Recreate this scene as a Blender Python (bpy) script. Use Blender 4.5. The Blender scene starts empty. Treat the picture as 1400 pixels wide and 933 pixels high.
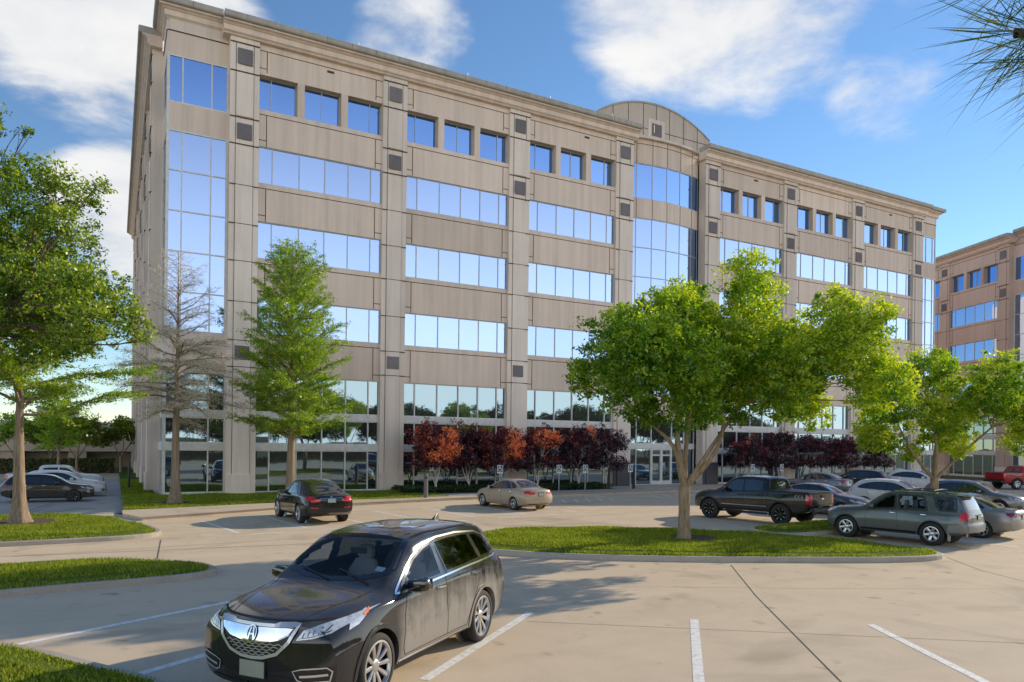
import bpy, bmesh, math, random
import numpy as np
from mathutils import Vector, Matrix
from mathutils.bvhtree import BVHTree
from mathutils.geometry import delaunay_2d_cdt

C = bpy.context.scene.collection
R = math.radians
PI = math.pi

# ------------------------------------------------------------------ helpers
def tag(o, label=None, cat=None, group=None, kind=None):
    if label: o['label'] = label
    if cat: o['category'] = cat
    if group: o['group'] = group
    if kind: o['kind'] = kind
    return o

def thing(name, label, cat, loc=(0, 0, 0), rz=0.0, group=None):
    o = bpy.data.objects.new(name, None)
    C.objects.link(o)
    o.location = loc
    o.rotation_euler = (0, 0, rz)
    o.empty_display_size = 0.3
    return tag(o, label, cat, group)

def link(name, me, parent=None):
    o = bpy.data.objects.new(name, me)
    C.objects.link(o)
    if parent is not None: o.parent = parent
    return o

def copy_tree(o, parent=None):
    c = o.copy()
    C.objects.link(c)
    c.parent = parent
    for ch in list(o.children):
        copy_tree(ch, c)
    return c

class MB:
    """collects faces of one mesh"""
    def __init__(s, frame=None):
        s.v = []; s.f = []; s.m = []; s.fr = frame; s.uvless = True
    def P(s, a, b, c):
        if s.fr is None: return (a, b, c)
        O, eu, en = s.fr
        return (O[0] + eu[0]*a + en[0]*b, O[1] + eu[1]*a + en[1]*b, O[2] + c)
    def face(s, pts, m=0):
        i = len(s.v)
        s.v.extend(s.P(*p) for p in pts)
        s.f.append(tuple(range(i, i + len(pts)))); s.m.append(m)
    def box(s, a0, a1, b0, b1, c0, c1, m=0, skip=''):
        i = len(s.v)
        for c in (c0, c1):
            for b in (b0, b1):
                for a in (a0, a1):
                    s.v.append(s.P(a, b, c))
        q = {'b': (0, 2, 3, 1), 't': (4, 5, 7, 6), '0': (0, 1, 5, 4), '1': (2, 6, 7, 3), 'l': (0, 4, 6, 2), 'r': (1, 3, 7, 5)}
        for k, t in q.items():
            if k in skip: continue
            s.f.append(tuple(i + j for j in t)); s.m.append(m)
    def prism(s, poly, c0, c1, m=0, bottom=False):
        n = len(poly); i = len(s.v)
        s.v.extend(s.P(x, y, c0) for x, y in poly); s.v.extend(s.P(x, y, c1) for x, y in poly)
        for k in range(n):
            l = (k + 1) % n
            s.f.append((i + k, i + l, i + n + l, i + n + k)); s.m.append(m)
        s.f.append(tuple(i + n + k for k in range(n))); s.m.append(m)
        if bottom: s.f.append(tuple(i + k for k in reversed(range(n)))); s.m.append(m)
    def tube(s, pts, rad, n=8, m=0, cap=True):
        """tapered tube through points; rad list or number"""
        pts = [Vector(p) for p in pts]
        if not hasattr(rad, '__len__'): rad = [rad]*len(pts)
        base = len(s.v); up = Vector((0, 0, 1)); prev = None
        for k, p in enumerate(pts):
            d = (pts[min(k+1, len(pts)-1)] - pts[max(k-1, 0)])
            if d.length < 1e-9: d = Vector((0, 0, 1))
            d.normalize()
            if prev is None:
                a = d.cross(Vector((1, 0, 0)) if abs(d.x) < .8 else Vector((0, 1, 0)))
            else:
                a = prev - d*prev.dot(d)
            a.normalize(); prev = a; b = d.cross(a)
            for j in range(n):
                t = 2*PI*j/n
                q = p + (a*math.cos(t) + b*math.sin(t))*rad[k]
                s.v.append(s.P(q.x, q.y, q.z))
        for k in range(len(pts)-1):
            for j in range(n):
                l = (j+1) % n
                s.f.append((base+k*n+j, base+k*n+l, base+(k+1)*n+l, base+(k+1)*n+j)); s.m.append(m)
        if cap:
            s.f.append(tuple(base+j for j in reversed(range(n)))); s.m.append(m)
            e = base+(len(pts)-1)*n
            s.f.append(tuple(e+j for j in range(n))); s.m.append(m)
    def build(s, name, mats, parent=None, smooth=False, bevel=0, off=None):
        me = bpy.data.meshes.new(name)
        v = s.v
        if off is None and parent is not None: off = getattr(s, 'off', None)
        if off is not None: v = [(p[0]-off[0], p[1]-off[1], p[2]-off[2]) for p in v]
        me.from_pydata(v, [], s.f)
        if not isinstance(mats, (list, tuple)): mats = [mats]
        for m in mats: me.materials.append(m)
        if len(mats) > 1: me.polygons.foreach_set('material_index', s.m)
        bm = bmesh.new(); bm.from_mesh(me)
        bmesh.ops.recalc_face_normals(bm, faces=bm.faces)
        if bevel:
            bmesh.ops.remove_doubles(bm, verts=bm.verts, dist=1e-5)
            ed = [e for e in bm.edges if e.is_manifold and e.calc_face_angle(0) > .6]
            bmesh.ops.bevel(bm, geom=ed, offset=bevel, segments=1, affect='EDGES', clamp_overlap=True)
        bm.to_mesh(me); bm.free()
        if smooth:
            me.polygons.foreach_set('use_smooth', [True]*len(me.polygons))
            if smooth != 'all': me.set_sharp_from_angle(angle=R(38))
        return link(name, me, parent)

def np_mesh(name, V, F, mats, parent=None, smooth=False, attr=None):
    """V (n,3), F (m,k) same-size faces; attr per-face float"""
    me = bpy.data.meshes.new(name)
    V = np.asarray(V, np.float32); F = np.asarray(F, np.int32)
    m, k = F.shape
    me.vertices.add(len(V)); me.vertices.foreach_set('co', V.ravel())
    me.loops.add(m*k); me.loops.foreach_set('vertex_index', F.ravel())
    me.polygons.add(m); me.polygons.foreach_set('loop_start', np.arange(0, m*k, k, dtype=np.int32))
    if smooth: me.polygons.foreach_set('use_smooth', np.ones(m, bool))
    me.update(calc_edges=True)
    if attr is not None:
        a = me.attributes.new('tint', 'FLOAT', 'FACE'); a.data.foreach_set('value', np.asarray(attr, np.float32))
    for mt in (mats if isinstance(mats, (list, tuple)) else [mats]): me.materials.append(mt)
    me.validate()
    return link(name, me, parent)

# ------------------------------------------------------------------ materials
class NT:
    def __init__(s, name):
        s.mat = bpy.data.materials.new(name); s.mat.use_nodes = True
        s.t = s.mat.node_tree; s.t.nodes.clear()
        s.out = s.n('ShaderNodeOutputMaterial')
    def n(s, typ, **kw):
        nd = s.t.nodes.new(typ)
        for k, v in kw.items():
            if k.startswith('i_'): nd.inputs[k[2:].replace('_', ' ')].default_value = v
            else: setattr(nd, k, v)
        return nd
    def l(s, a, b): s.t.links.new(a, b)
    def bsdf(s, **kw):
        b = s.n('ShaderNodeBsdfPrincipled')
        for k, v in kw.items(): b.inputs[k].default_value = v
        s.l(b.outputs[0], s.out.inputs[0]); s.b = b
        return b
    def coord(s, which='Object', scale=(1, 1, 1)):
        c = s.n('ShaderNodeTexCoord'); m = s.n('ShaderNodeMapping'); m.inputs['Scale'].default_value = scale
        s.l(c.outputs[which], m.inputs[0]); return m.outputs[0]
    def noise(s, vec, scale, detail=4, rough=.55, dist=0):
        n = s.n('ShaderNodeTexNoise'); n.inputs['Scale'].default_value = scale; n.inputs['Detail'].default_value = detail
        n.inputs['Roughness'].default_value = rough; n.inputs['Distortion'].default_value = dist
        if vec is not None: s.l(vec, n.inputs['Vector'])
        return n.outputs['Fac']
    def ramp(s, fac, stops, interp='LINEAR'):
        r = s.n('ShaderNodeValToRGB'); r.color_ramp.interpolation = interp
        e = r.color_ramp.elements
        while len(e) < len(stops): e.new(.5)
        for k, (p, c) in enumerate(stops):
            e[k].position = p; e[k].color = (*c, 1) if len(c) == 3 else c
        s.l(fac, r.inputs[0]); return r.outputs[0]
    def mix(s, fac, a, b, mode='MIX'):
        m = s.n('ShaderNodeMix', data_type='RGBA', blend_type=mode)
        for sock, val in ((m.inputs[0], fac), (m.inputs[6], a), (m.inputs[7], b)):
            if hasattr(val, 'is_linked'): s.l(val, sock)
            elif isinstance(val, (int, float)): sock.default_value = val
            else: sock.default_value = (*val, 1) if len(val) == 3 else val
        return m.outputs[2]
    def math(s, op, a, b=None, clamp=False):
        m = s.n('ShaderNodeMath', operation=op, use_clamp=clamp)
        for i, v in enumerate((a, b)):
            if v is None: continue
            if hasattr(v, 'is_linked'): s.l(v, m.inputs[i])
            else: m.inputs[i].default_value = v
        return m.outputs[0]
    def bump(s, h, strength=.2, dist=.02):
        b = s.n('ShaderNodeBump'); b.inputs['Strength'].default_value = strength; b.inputs['Distance'].default_value = dist
        s.l(h, b.inputs['Height']); s.l(b.outputs[0], s.b.inputs['Normal'])

def plain(name, col, rough=.5, metal=0, spec=.5, coat=0, var=.12, scale=3, bump=0):
    t = NT(name); b = t.bsdf(Roughness=rough, Metallic=metal)
    b.inputs['Specular IOR Level'].default_value = spec
    b.inputs['Coat Weight'].default_value = coat; b.inputs['Coat Roughness'].default_value = .04
    f = t.noise(t.coord(), scale, 5)
    lo = tuple(c*(1-var) for c in col); hi = tuple(min(1, c*(1+var)) for c in col)
    t.l(t.ramp(f, [(.3, lo), (.7, hi)]), b.inputs['Base Color'])
    if bump: t.bump(t.noise(t.coord(), scale*12, 3), bump)
    return t.mat

def concrete(name, col, dark=.72, streak=.5, fine=60, rough=.85, bump=.15):
    """precast / cast concrete with rain streaks and stains"""
    t = NT(name); b = t.bsdf(Roughness=rough); b.inputs['Specular IOR Level'].default_value = .25
    c = t.coord()
    big = t.noise(c, .35, 5, .6)
    st = t.noise(t.coord(scale=(1.6, 1.6, .07)), 1.4, 5, .65)
    fi = t.noise(c, fine, 3, .6)
    lo = tuple(x*dark for x in col); hi = tuple(min(1, x*1.1) for x in col)
    a = t.ramp(big, [(.3, lo), (.62, hi)])
    a = t.mix(streak, a, t.ramp(st, [(.32, tuple(x*.62 for x in col)), (.6, col)]), 'MIX')
    a = t.mix(.35, a, t.ramp(fi, [(.3, tuple(x*.7 for x in col)), (.7, tuple(min(1, x*1.25) for x in col))]), 'MIX')
    oi = t.n('ShaderNodeObjectInfo'); a = t.mix(1, a, t.ramp(oi.outputs['Random'], [(0, (.86, .86, .865)), (1, (1.06, 1.06, 1.07))]), 'MULTIPLY')
    t.l(a, b.inputs['Base Color'])
    if bump: t.bump(fi, bump, .01)
    return t.mat
# ------------------------------------------------------------------ camera, sun, sky
scn = bpy.context.scene
YAW = R(28.543)
cam = bpy.data.cameras.new('camera'); co = bpy.data.objects.new('camera', cam); C.objects.link(co)
cam.sensor_width = 36; cam.lens = 25.67; cam.shift_y = .1014; cam.clip_end = 5000; cam.clip_start = .1
fw = Vector((math.sin(YAW), math.cos(YAW), 0)); rt = Vector((math.cos(YAW), -math.sin(YAW), 0)); up = Vector((0, 0, 1))
RO = R(.681)
r2 = rt*math.cos(RO) + up*math.sin(RO); u2 = -rt*math.sin(RO) + up*math.cos(RO)
co.matrix_world = Matrix(((r2.x, u2.x, -fw.x, -5.613), (r2.y, u2.y, -fw.y, -45.053), (r2.z, u2.z, -fw.z, 3.149), (0, 0, 0, 1)))
scn.camera = co
scn.view_settings.view_transform = 'Standard'; scn.view_settings.look = 'None'
scn.view_settings.exposure = 0; scn.view_settings.gamma = 1
scn.render.engine = 'CYCLES'
scn.cycles.max_bounces = 8; scn.cycles.transparent_max_bounces = 12
scn.cycles.caustics_reflective = False; scn.cycles.caustics_refractive = False
scn.cycles.sample_clamp_indirect = 6

SUN_EL = R(22.0)
SUN_DIR = Vector((.9955, .095, 0)).normalized()*math.cos(SUN_EL) + Vector((0, 0, math.sin(SUN_EL)))   # towards the sun
sl = bpy.data.lights.new('sun', 'SUN'); sl.energy = 5.0; sl.angle = R(.5); sl.color = (1, .84, .62)
so = bpy.data.objects.new('sun', sl); C.objects.link(so); so.location = (60, 10, 40)
so.rotation_euler = SUN_DIR.to_track_quat('Z', 'Y').to_euler()

def make_world():
    w = bpy.data.worlds.new('World'); scn.world = w; w.use_nodes = True
    t = w.node_tree; t.nodes.clear()
    N = lambda typ: t.nodes.new(typ)
    L = t.links.new
    def M(op, a, b=None, c=None, clamp=False):
        m = N('ShaderNodeMath'); m.operation = op; m.use_clamp = clamp
        for i, v in enumerate((a, b, c)):
            if v is None: continue
            if hasattr(v, 'is_linked'): L(v, m.inputs[i])
            else: m.inputs[i].default_value = v
        return m.outputs[0]
    out = N('ShaderNodeOutputWorld'); bg = N('ShaderNodeBackground'); L(bg.outputs[0], out.inputs[0])
    sky = N('ShaderNodeTexSky'); sky.sky_type = 'NISHITA'; sky.sun_disc = False
    sky.sun_elevation = SUN_EL
    sky.sun_rotation = math.atan2(SUN_DIR.x, SUN_DIR.y)
    sky.air_density = 1.0; sky.dust_density = .0; sky.ozone_density = 2.0; sky.altitude = 900
    tc = N('ShaderNodeTexCoord'); D = tc.outputs['Generated']
    sep = N('ShaderNodeSeparateXYZ'); L(D, sep.inputs[0])
    # cloud layer: direction projected on a plane overhead
    z = M('MAXIMUM', sep.outputs[2], .03)
    den = M('ADD', z, .12)
    cx = M('DIVIDE', sep.outputs[0], den); cy = M('DIVIDE', sep.outputs[1], den)
    cmb = N('ShaderNodeCombineXYZ'); L(cx, cmb.inputs[0]); L(cy, cmb.inputs[1])
    def noise(scale, detail, rough, dist=0, off=(0, 0, 0)):
        mp = N('ShaderNodeMapping'); mp.inputs['Location'].default_value = off; L(cmb.outputs[0], mp.inputs[0])
        n = N('ShaderNodeTexNoise'); n.inputs['Scale'].default_value = scale; n.inputs['Detail'].default_value = detail
        n.inputs['Roughness'].default_value = rough; n.inputs['Distortion'].default_value = dist
        L(mp.outputs[0], n.inputs['Vector']); return n.outputs['Fac']
    puff = noise(2.9, 9, .58, .25, (1.3, 2.1, 0)); wisp = noise(1.1, 4, .5, .3, (4, 7, 0))
    # where the cloud banks sit: (direction, inner cosine, outer cosine, weight)
    total = None
    for (dx, dy, dz), ci, co_, wgt in CLOUDS:
        v = Vector((dx, dy, dz)).normalized()
        dp = N('ShaderNodeVectorMath'); dp.operation = 'DOT_PRODUCT'; L(D, dp.inputs[0]); dp.inputs[1].default_value = v
        mr = N('ShaderNodeMapRange'); mr.interpolation_type = 'SMOOTHSTEP'
        L(dp.outputs['Value'], mr.inputs[0]); mr.inputs[1].default_value = co_; mr.inputs[2].default_value = ci
        mr.inputs[3].default_value = 0; mr.inputs[4].default_value = wgt
        total = mr.outputs[0] if total is None else M('MAXIMUM', total, mr.outputs[0])
    dens = M('ADD', M('MULTIPLY', M('SUBTRACT', puff, .5), 2.2), M('MULTIPLY', M('SUBTRACT', wisp, .5), .8))
    dens = M('ADD', dens, M('SUBTRACT', M('MULTIPLY', total, .95+.63), BASE_COVER))
    mr = N('ShaderNodeMapRange'); mr.interpolation_type = 'SMOOTHSTEP'; L(dens, mr.inputs[0])
    mr.inputs[1].default_value = -.20; mr.inputs[2].default_value = .56; mr.inputs[4].default_value = .95
    hs = N('ShaderNodeHueSaturation'); hs.inputs['Saturation'].default_value = SKY_SAT; hs.inputs['Value'].default_value = SKY_VAL
    L(sky.outputs[0], hs.inputs['Color'])
    # cloud colour: white on top of the bank, greyer where thick
    cr = N('ShaderNodeValToRGB'); L(puff, cr.inputs[0])
    e = cr.color_ramp.elements; e[0].position = .35; e[0].color = (.74, .77, .82, 1); e[1].position = .68; e[1].color = (1, .985, .96, 1)
    sc = N('ShaderNodeVectorMath'); sc.operation = 'SCALE'; L(cr.outputs[0], sc.inputs[0]); sc.inputs['Scale'].default_value = CLOUD_LUM
    mx = N('ShaderNodeMix'); mx.data_type = 'RGBA'; L(mr.outputs[0], mx.inputs[0]); L(hs.outputs[0], mx.inputs[6]); L(sc.outputs[0], mx.inputs[7])
    # low haze behind the camera, brightened as an added fill for the shaded facade
    def sstep(v, lo, hi, a, b):
        r = N('ShaderNodeMapRange'); r.interpolation_type = 'SMOOTHSTEP'; L(v, r.inputs[0])
        for i, q in enumerate((lo, hi, a, b)): r.inputs[i+1].default_value = q
        return r.outputs[0]
    class VR: pass
    vr = VR(); vr.outputs = [M('MULTIPLY', sstep(sep.outputs[2], VEIL_RANGE[0], VEIL_RANGE[1], VEIL, 0), sstep(sep.outputs[1], -.25, .30, 1, 0))]
    m2 = N('ShaderNodeMix'); m2.data_type = 'RGBA'; L(vr.outputs[0], m2.inputs[0]); L(mx.outputs[2], m2.inputs[6]); m2.inputs[7].default_value = (*VEIL_COL, 1)
    L(m2.outputs[2], bg.inputs[0]); bg.inputs[1].default_value = SKY_STR
SKY_STR = .15; SKY_SAT = 1.12; SKY_VAL = 1.22; CLOUD_LUM = 6.6
VEIL = .80; VEIL_RANGE = (.05, .58); VEIL_COL = (16.0, 15.7, 14.8)
BASE_COVER = .85
CLOUDS = []
def vdir(px, py):
    d = r2*((px-700)/998.3) - u2*((py-608.5)/998.3) + fw
    return tuple(d.normalized())
CLOUDS = [((.0,.885,.465), math.cos(R(3)), math.cos(R(12.5)), .86), ((.02,.965,.26), math.cos(R(1.5)), math.cos(R(8)), .92),
          ((.303,.825,.476), math.cos(R(.5)), math.cos(R(7)), .70), ((.56,.64,.52), math.cos(R(2)), math.cos(R(11)), .74), ((.66,.57,.50), math.cos(R(1)), math.cos(R(9)), .74),
          ((.747,.512,.424), math.cos(R(1)), math.cos(R(7)), .6)]
make_world()
# ------------------------------------------------------------------ office buildings
def glass_mat(name, tint, rough=.015, dark=(.01, .014, .018), wave=.0022, facing=(.5, .95)):
    """coated reflective glazing: tinted mirror over a dark room, slightly wavy panes"""
    t = NT(name)
    b = t.bsdf(Roughness=.25); b.inputs['Base Color'].default_value = (*dark, 1)
    g = t.n('ShaderNodeBsdfGlossy'); g.inputs['Roughness'].default_value = rough
    oi = t.n('ShaderNodeObjectInfo'); t.l(t.mix(1, tint, t.ramp(oi.outputs['Random'], [(0, (.84, .88, .92)), (1, (1.08, 1.05, 1.02))]), 'MULTIPLY'), g.inputs['Color'])
    lw = t.n('ShaderNodeLayerWeight'); lw.inputs[0].default_value = .35
    mr = t.n('ShaderNodeMapRange'); t.l(lw.outputs['Facing'], mr.inputs[0]); mr.inputs[3].default_value = facing[0]; mr.inputs[4].default_value = facing[1]
    ms = t.n('ShaderNodeMixShader'); t.l(mr.outputs[0], ms.inputs[0]); t.l(b.outputs[0], ms.inputs[1]); t.l(g.outputs[0], ms.inputs[2])
    t.l(ms.outputs[0], t.out.inputs[0])
    nz = t.noise(t.coord(scale=(.6, .6, .45)), 1.0, 2)
    bp = t.n('ShaderNodeBump'); bp.inputs['Strength'].default_value = 1; bp.inputs['Distance'].default_value = wave
    t.l(nz, bp.inputs['Height']); t.l(bp.outputs[0], g.inputs['Normal'])
    return t.mat

MAT = {}
MAT['precast'] = concrete('precast_panel', (.80, .65, .53), .80, .65, 45)
MAT['precast_pale'] = concrete('precast_pale', (.82, .70, .595), .80, .6, 45)
MAT['precast_rough'] = concrete('precast_exposed_aggregate', (.30, .25, .21), .8, .5, 30, bump=.5)
MAT['coping'] = concrete('weathered_coping', (.46, .42, .36), .55, .85, 40)
MAT['screen'] = concrete('screen_wall_precast', (.60, .51, .42), .72, .7, 45)
MAT['joint'] = plain('joint_sealant', (.105, .062, .035), .9)
MAT['medallion'] = concrete('granite_inset', (.21, .19, .195), .6, .3, 40)
MAT['granite'] = concrete('dark_granite', (.085, .08, .09), .7, .3, 70, .35)
MAT['glass'] = glass_mat('reflective_glass', (.40, .55, .88), facing=(.80, 1.0))
MAT['glass_top'] = glass_mat('reflective_glass_blue', (.27, .47, .90), facing=(.80, 1.0))
MAT['glass_low'] = glass_mat('ground_floor_glass', (.36, .50, .60), wave=.003, facing=(.60, .95))
MAT['mullion'] = plain('mullion_metal', (.42, .45, .48), .4, .3)
MAT['white_metal'] = plain('white_window_metal', (.66, .64, .6), .45)
MAT['brownstone'] = concrete('brown_precast', (.66, .49, .40), .8, .4, 45)

RP = random.Random(11)
BAY = 9.144; PW = 1.613
RIB = [(9.49, 11.64), (13.95, 16.13), (18.38, 20.55)]
PUN = (22.72, 24.77)
GT = 7.11
TOP = 27.6

class Wing:
    """facade frame: O world origin at ground, eu along facade (left to right seen from outside), en outward normal"""
    def __init__(s, root, O, eu, en, base, conc='precast', pale='precast_pale', frames=True):
        s.root = root; s.fr = (Vector(O), Vector(eu), Vector(en)); s.off = root.location
        s.c = MAT[conc]; s.p = MAT[pale]; s.z0 = base; s.frames = frames
    def mb(s): m = MB(s.fr); m.off = s.off; return m
    def pilaster(s, u, w=PW, o=.36, plinth='precast_pale', ph=1.25, top=26.55):
        m = s.mb(); e = .33
        m.box(u, u+w, -.5, o-.06, s.z0, top, 0)
        m.box(u+e, u+w-e, o-.06, o, ph, 20.2, 0, '0')
        m.box(u+e, u+w-e, o-.06, o, 22.0, 24.5, 0, '0')
        for z in (GT+.35, 9.0, 20.35, 21.9, 24.55, 26.2):       # course joints across the pilaster
            m.box(u-.004, u+w+.004, o-.12, o+.004, z, z+.045, 1, '0')
        for a, b in ((11.25, 13.6), (15.75, 18.0)):
            for z in (a, b-.0): m.box(u-.004, u+w+.004, o-.12, o+.005, z, z+.04, 1, '0')
        for x in (u+e-.03, u+w-e):                               # shadow joint beside the raised strip
            m.box(x, x+.03, o-.1, o-.052, ph, 26.2, 1, '0')
        f = m.build('pilaster', [s.p, MAT['joint']], s.root)
        p = s.mb()
        p.box(u+.28, u+w-.28, o, o+.09, s.z0, ph, 0)
        p.box(u-.01, u+w+.01, o-.06, o+.02, s.z0, ph+.02, 0)
        p.build('plinth', MAT[plinth], f)
        if s.frames:
            for z0, z1 in ((7.85, 8.75), (20.62, 21.62), (24.95, 25.95)):
                q = s.mb(); cx = u+w/2
                q.box(cx-.41, cx+.41, o-.01, o+.03, z0+.05, z1-.05, 0, '0')
                q.build('medallion', MAT['medallion'], f)
        return f
    def spandrel(s, u0, u1, z0, z1, o=.15, lines=True, back=-.5, ends=True):
        m = s.mb()
        m.box(u0, u1, back, o, z0, z1, 0)
        if lines:
            h = z1 - z0; j = .05
            zt = z1 - .32; zb = z0 + .34
            m.box(u0, u1, o-.02, o+.004, zt, zt+j, 1, '0')
            if ends:
                for x in (u0+.42, u1-.42-j): m.box(x, x+j, o-.02, o+.005, z0+.02, zt, 1, '0')
                for a, b in ((u0, u0+.42), (u1-.42, u1)): m.box(a, b, o-.02, o+.0045, zb, zb+j, 1, '0')
        return m.build('spandrel_panel', [s.c, MAT['joint']], s.root)
    def window(s, u0, u1, z0, z1, o, us, hs=(), glass='glass', fw_=.055, fm='mullion', edge=.05, name='window', fd=.04):
        m = s.mb()
        ue = [u0] + sorted(us) + [u1]; ze = [z0] + sorted(hs) + [z1]
        for a, b in zip(ue[:-1], ue[1:]):                         # every pane sits a hair out of plane
            for c, d in zip(ze[:-1], ze[1:]):
                t = [o + RP.uniform(-.007, .007) for _ in range(3)]; t.append(t[0] + t[2] - t[1])
                m.face([(a, t[0], c), (b, t[1], c), (b, t[2], d), (a, t[3], d)])
        g = m.build(name, MAT[glass], s.root)
        f = s.mb()
        for u in us: f.box(u-fw_/2, u+fw_/2, o-.02, o+fd, z0, z1, 0, '0')
        for h in hs: f.box(u0, u1, o-.02, o+fd-.006, h-fw_/2, h+fw_/2, 0, '0')
        for a, b, c, d in ((u0, u1, z0, z0+edge), (u0, u1, z1-edge, z1), (u0, u0+edge, z0+edge, z1-edge), (u1-edge, u1, z0+edge, z1-edge)):
            f.box(a, b, o-.02, o+fd+.006, c, d, 0, '0')
        f.build('frame', MAT[fm], g)
        return g
    def bay(s, u0, detail=True, entrance=False):
        u1 = u0 + BAY - PW; W = u1 - u0
        md = [u0 + W*k for k in (.108, .318, .522, .716, .908)]
        zs = [GT, RIB[0][0], RIB[0][1], RIB[1][0], RIB[1][1], RIB[2][0], RIB[2][1], PUN[0]]
        for k in range(0, 8, 2): s.spandrel(u0, u1, zs[k], zs[k+1])
        for z0, z1 in RIB: s.window(u0, u1, z0, z1, .03, md)
        # punched top floor
        pw = .42; ww = (W - 2*pw)/3
        for k in range(2):
            x = u0 + ww*(k+1) + pw*k
            m = s.mb(); m.box(x, x+pw, -.5, .15, PUN[0], PUN[1], 0); m.build('window_pier', s.c, s.root)
        for k, fr in enumerate((.34, .5, .68)):
            x = u0 + k*(ww+pw)
            s.window(x, x+ww, PUN[0], PUN[1], -.3, [x+ww*fr], glass='glass_top', edge=.06)
        m = s.mb()                                                # frieze above the top floor
        m.box(u0, u1, -.5, .15, PUN[1], 26.55, 0)
        m.box(u0, u1, .13, .154, 26.15, 26.2, 1, '0')
        for x in (u0+.42, u1-.47): m.box(x, x+.05, .13, .155, PUN[1]+.15, 26.15, 1, '0')
        for a, b in ((u0, u0+.42), (u1-.42, u1)): m.box(a, b, .13, .153, PUN[1]+.35, PUN[1]+.4, 1, '0')
        m.build('frieze_panel', [s.c, MAT['joint']], s.root)
        # double height glazed ground floor
        gm = [u0+.03] + md + [u1-.03]
        s.ground(u0, u1, md)
    def ground(s, u0, u1, md, o=.0):
        for z0, z1 in ((.18, 2.66), (3.04, 4.51), (4.91, GT)):
            s.window(u0, u1, z0, z1, o, md, glass='glass_low', fw_=.075, fm='white_metal', edge=.06, name='storefront_window', fd=.07)
        for z0, z1, d in ((2.66, 3.04, .12), (4.51, 4.91, .12), (s.z0, .18, .1)):
            m = s.mb(); m.box(u0, u1, o-.1, o+d, z0, z1, 0); m.build('window_band', MAT['white_metal'], s.root)
    def corner(s, u0, u1, o, flip=False):
        """glazed corner bay, set back"""
        W = u1 - u0; md = [u0 + W*k for k in ((.24, .72) if not flip else (.5, .84))]
        for z0, z1 in ((GT, 9.35), (20.77, 22.27), (25.0, 26.3)):
            s.spandrel(u0, u1, z0, z1, o+.05, lines=False, back=o-.5)
        m = s.mb(); m.box(u0, u1, o-.5, o+.09, 26.3, 26.9, 0); m.box(u0, u1, o, o+.094, 26.28, 26.33, 1, '0'); m.build('frieze_panel', [s.p, MAT['joint']], s.root)
        s.window(u0, u1, 22.27, 25.0, o, md, glass='glass_top', fw_=.07, fm='white_metal', edge=.1)
        s.window(u0, u1, 9.35, 20.77, o, md, [9.35+2.284*k for k in range(1, 5)], fw_=.07, fm='white_metal', edge=.1)
        s.ground(u0, u1, md, o)
    def cornice(s, u0, u1, o, z=0.0, l=0, r=0):
        if not l: u0 = u0
        """stepped moulding; l, r = overhang past the ends"""
        m = s.mb()
        prof = [(-.6, 26.55), (.06, 26.55), (.10, 26.62), (.22, 26.70), (.22, 26.98), (.30, 27.02), (.36, 27.08), (.50, 27.12), (.50, 27.2)]
        cop = [(-.6, 27.2), (.50, 27.2), (.66, 27.24), (.70, 27.3), (.70, 27.56), (.64, 27.6), (-.6, 27.6)]
        for pr, mi in ((prof, 0), (cop, 1)):
            for k in range(len(pr)-1):
                (a, za), (b, zb) = pr[k], pr[k+1]
                m.face([(u0-(l*max(0, a)), o+a, za+z), (u1+(r*max(0, a)), o+a, za+z), (u1+(r*max(0, b)), o+b, zb+z), (u0-(l*max(0, b)), o+b, zb+z)], mi)
            for uu, q in ((u0, -l), (u1, r)):
                m.face([(uu + q*max(0, a), o+a, zz+z) for a, zz in (pr + [(-.6, 27.2)] if mi == 0 else pr)], mi)
        x = u0 + 1.2
        while x < u1 - .4:                                         # coping stone joints
            m.box(x, x+.02, o+.4, o+.704, 27.3+z, 27.565+z, 2, '0'); x += 1.52
        return m.build('cornice', [s.c, MAT['coping'], MAT['joint']], s.root)

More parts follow.
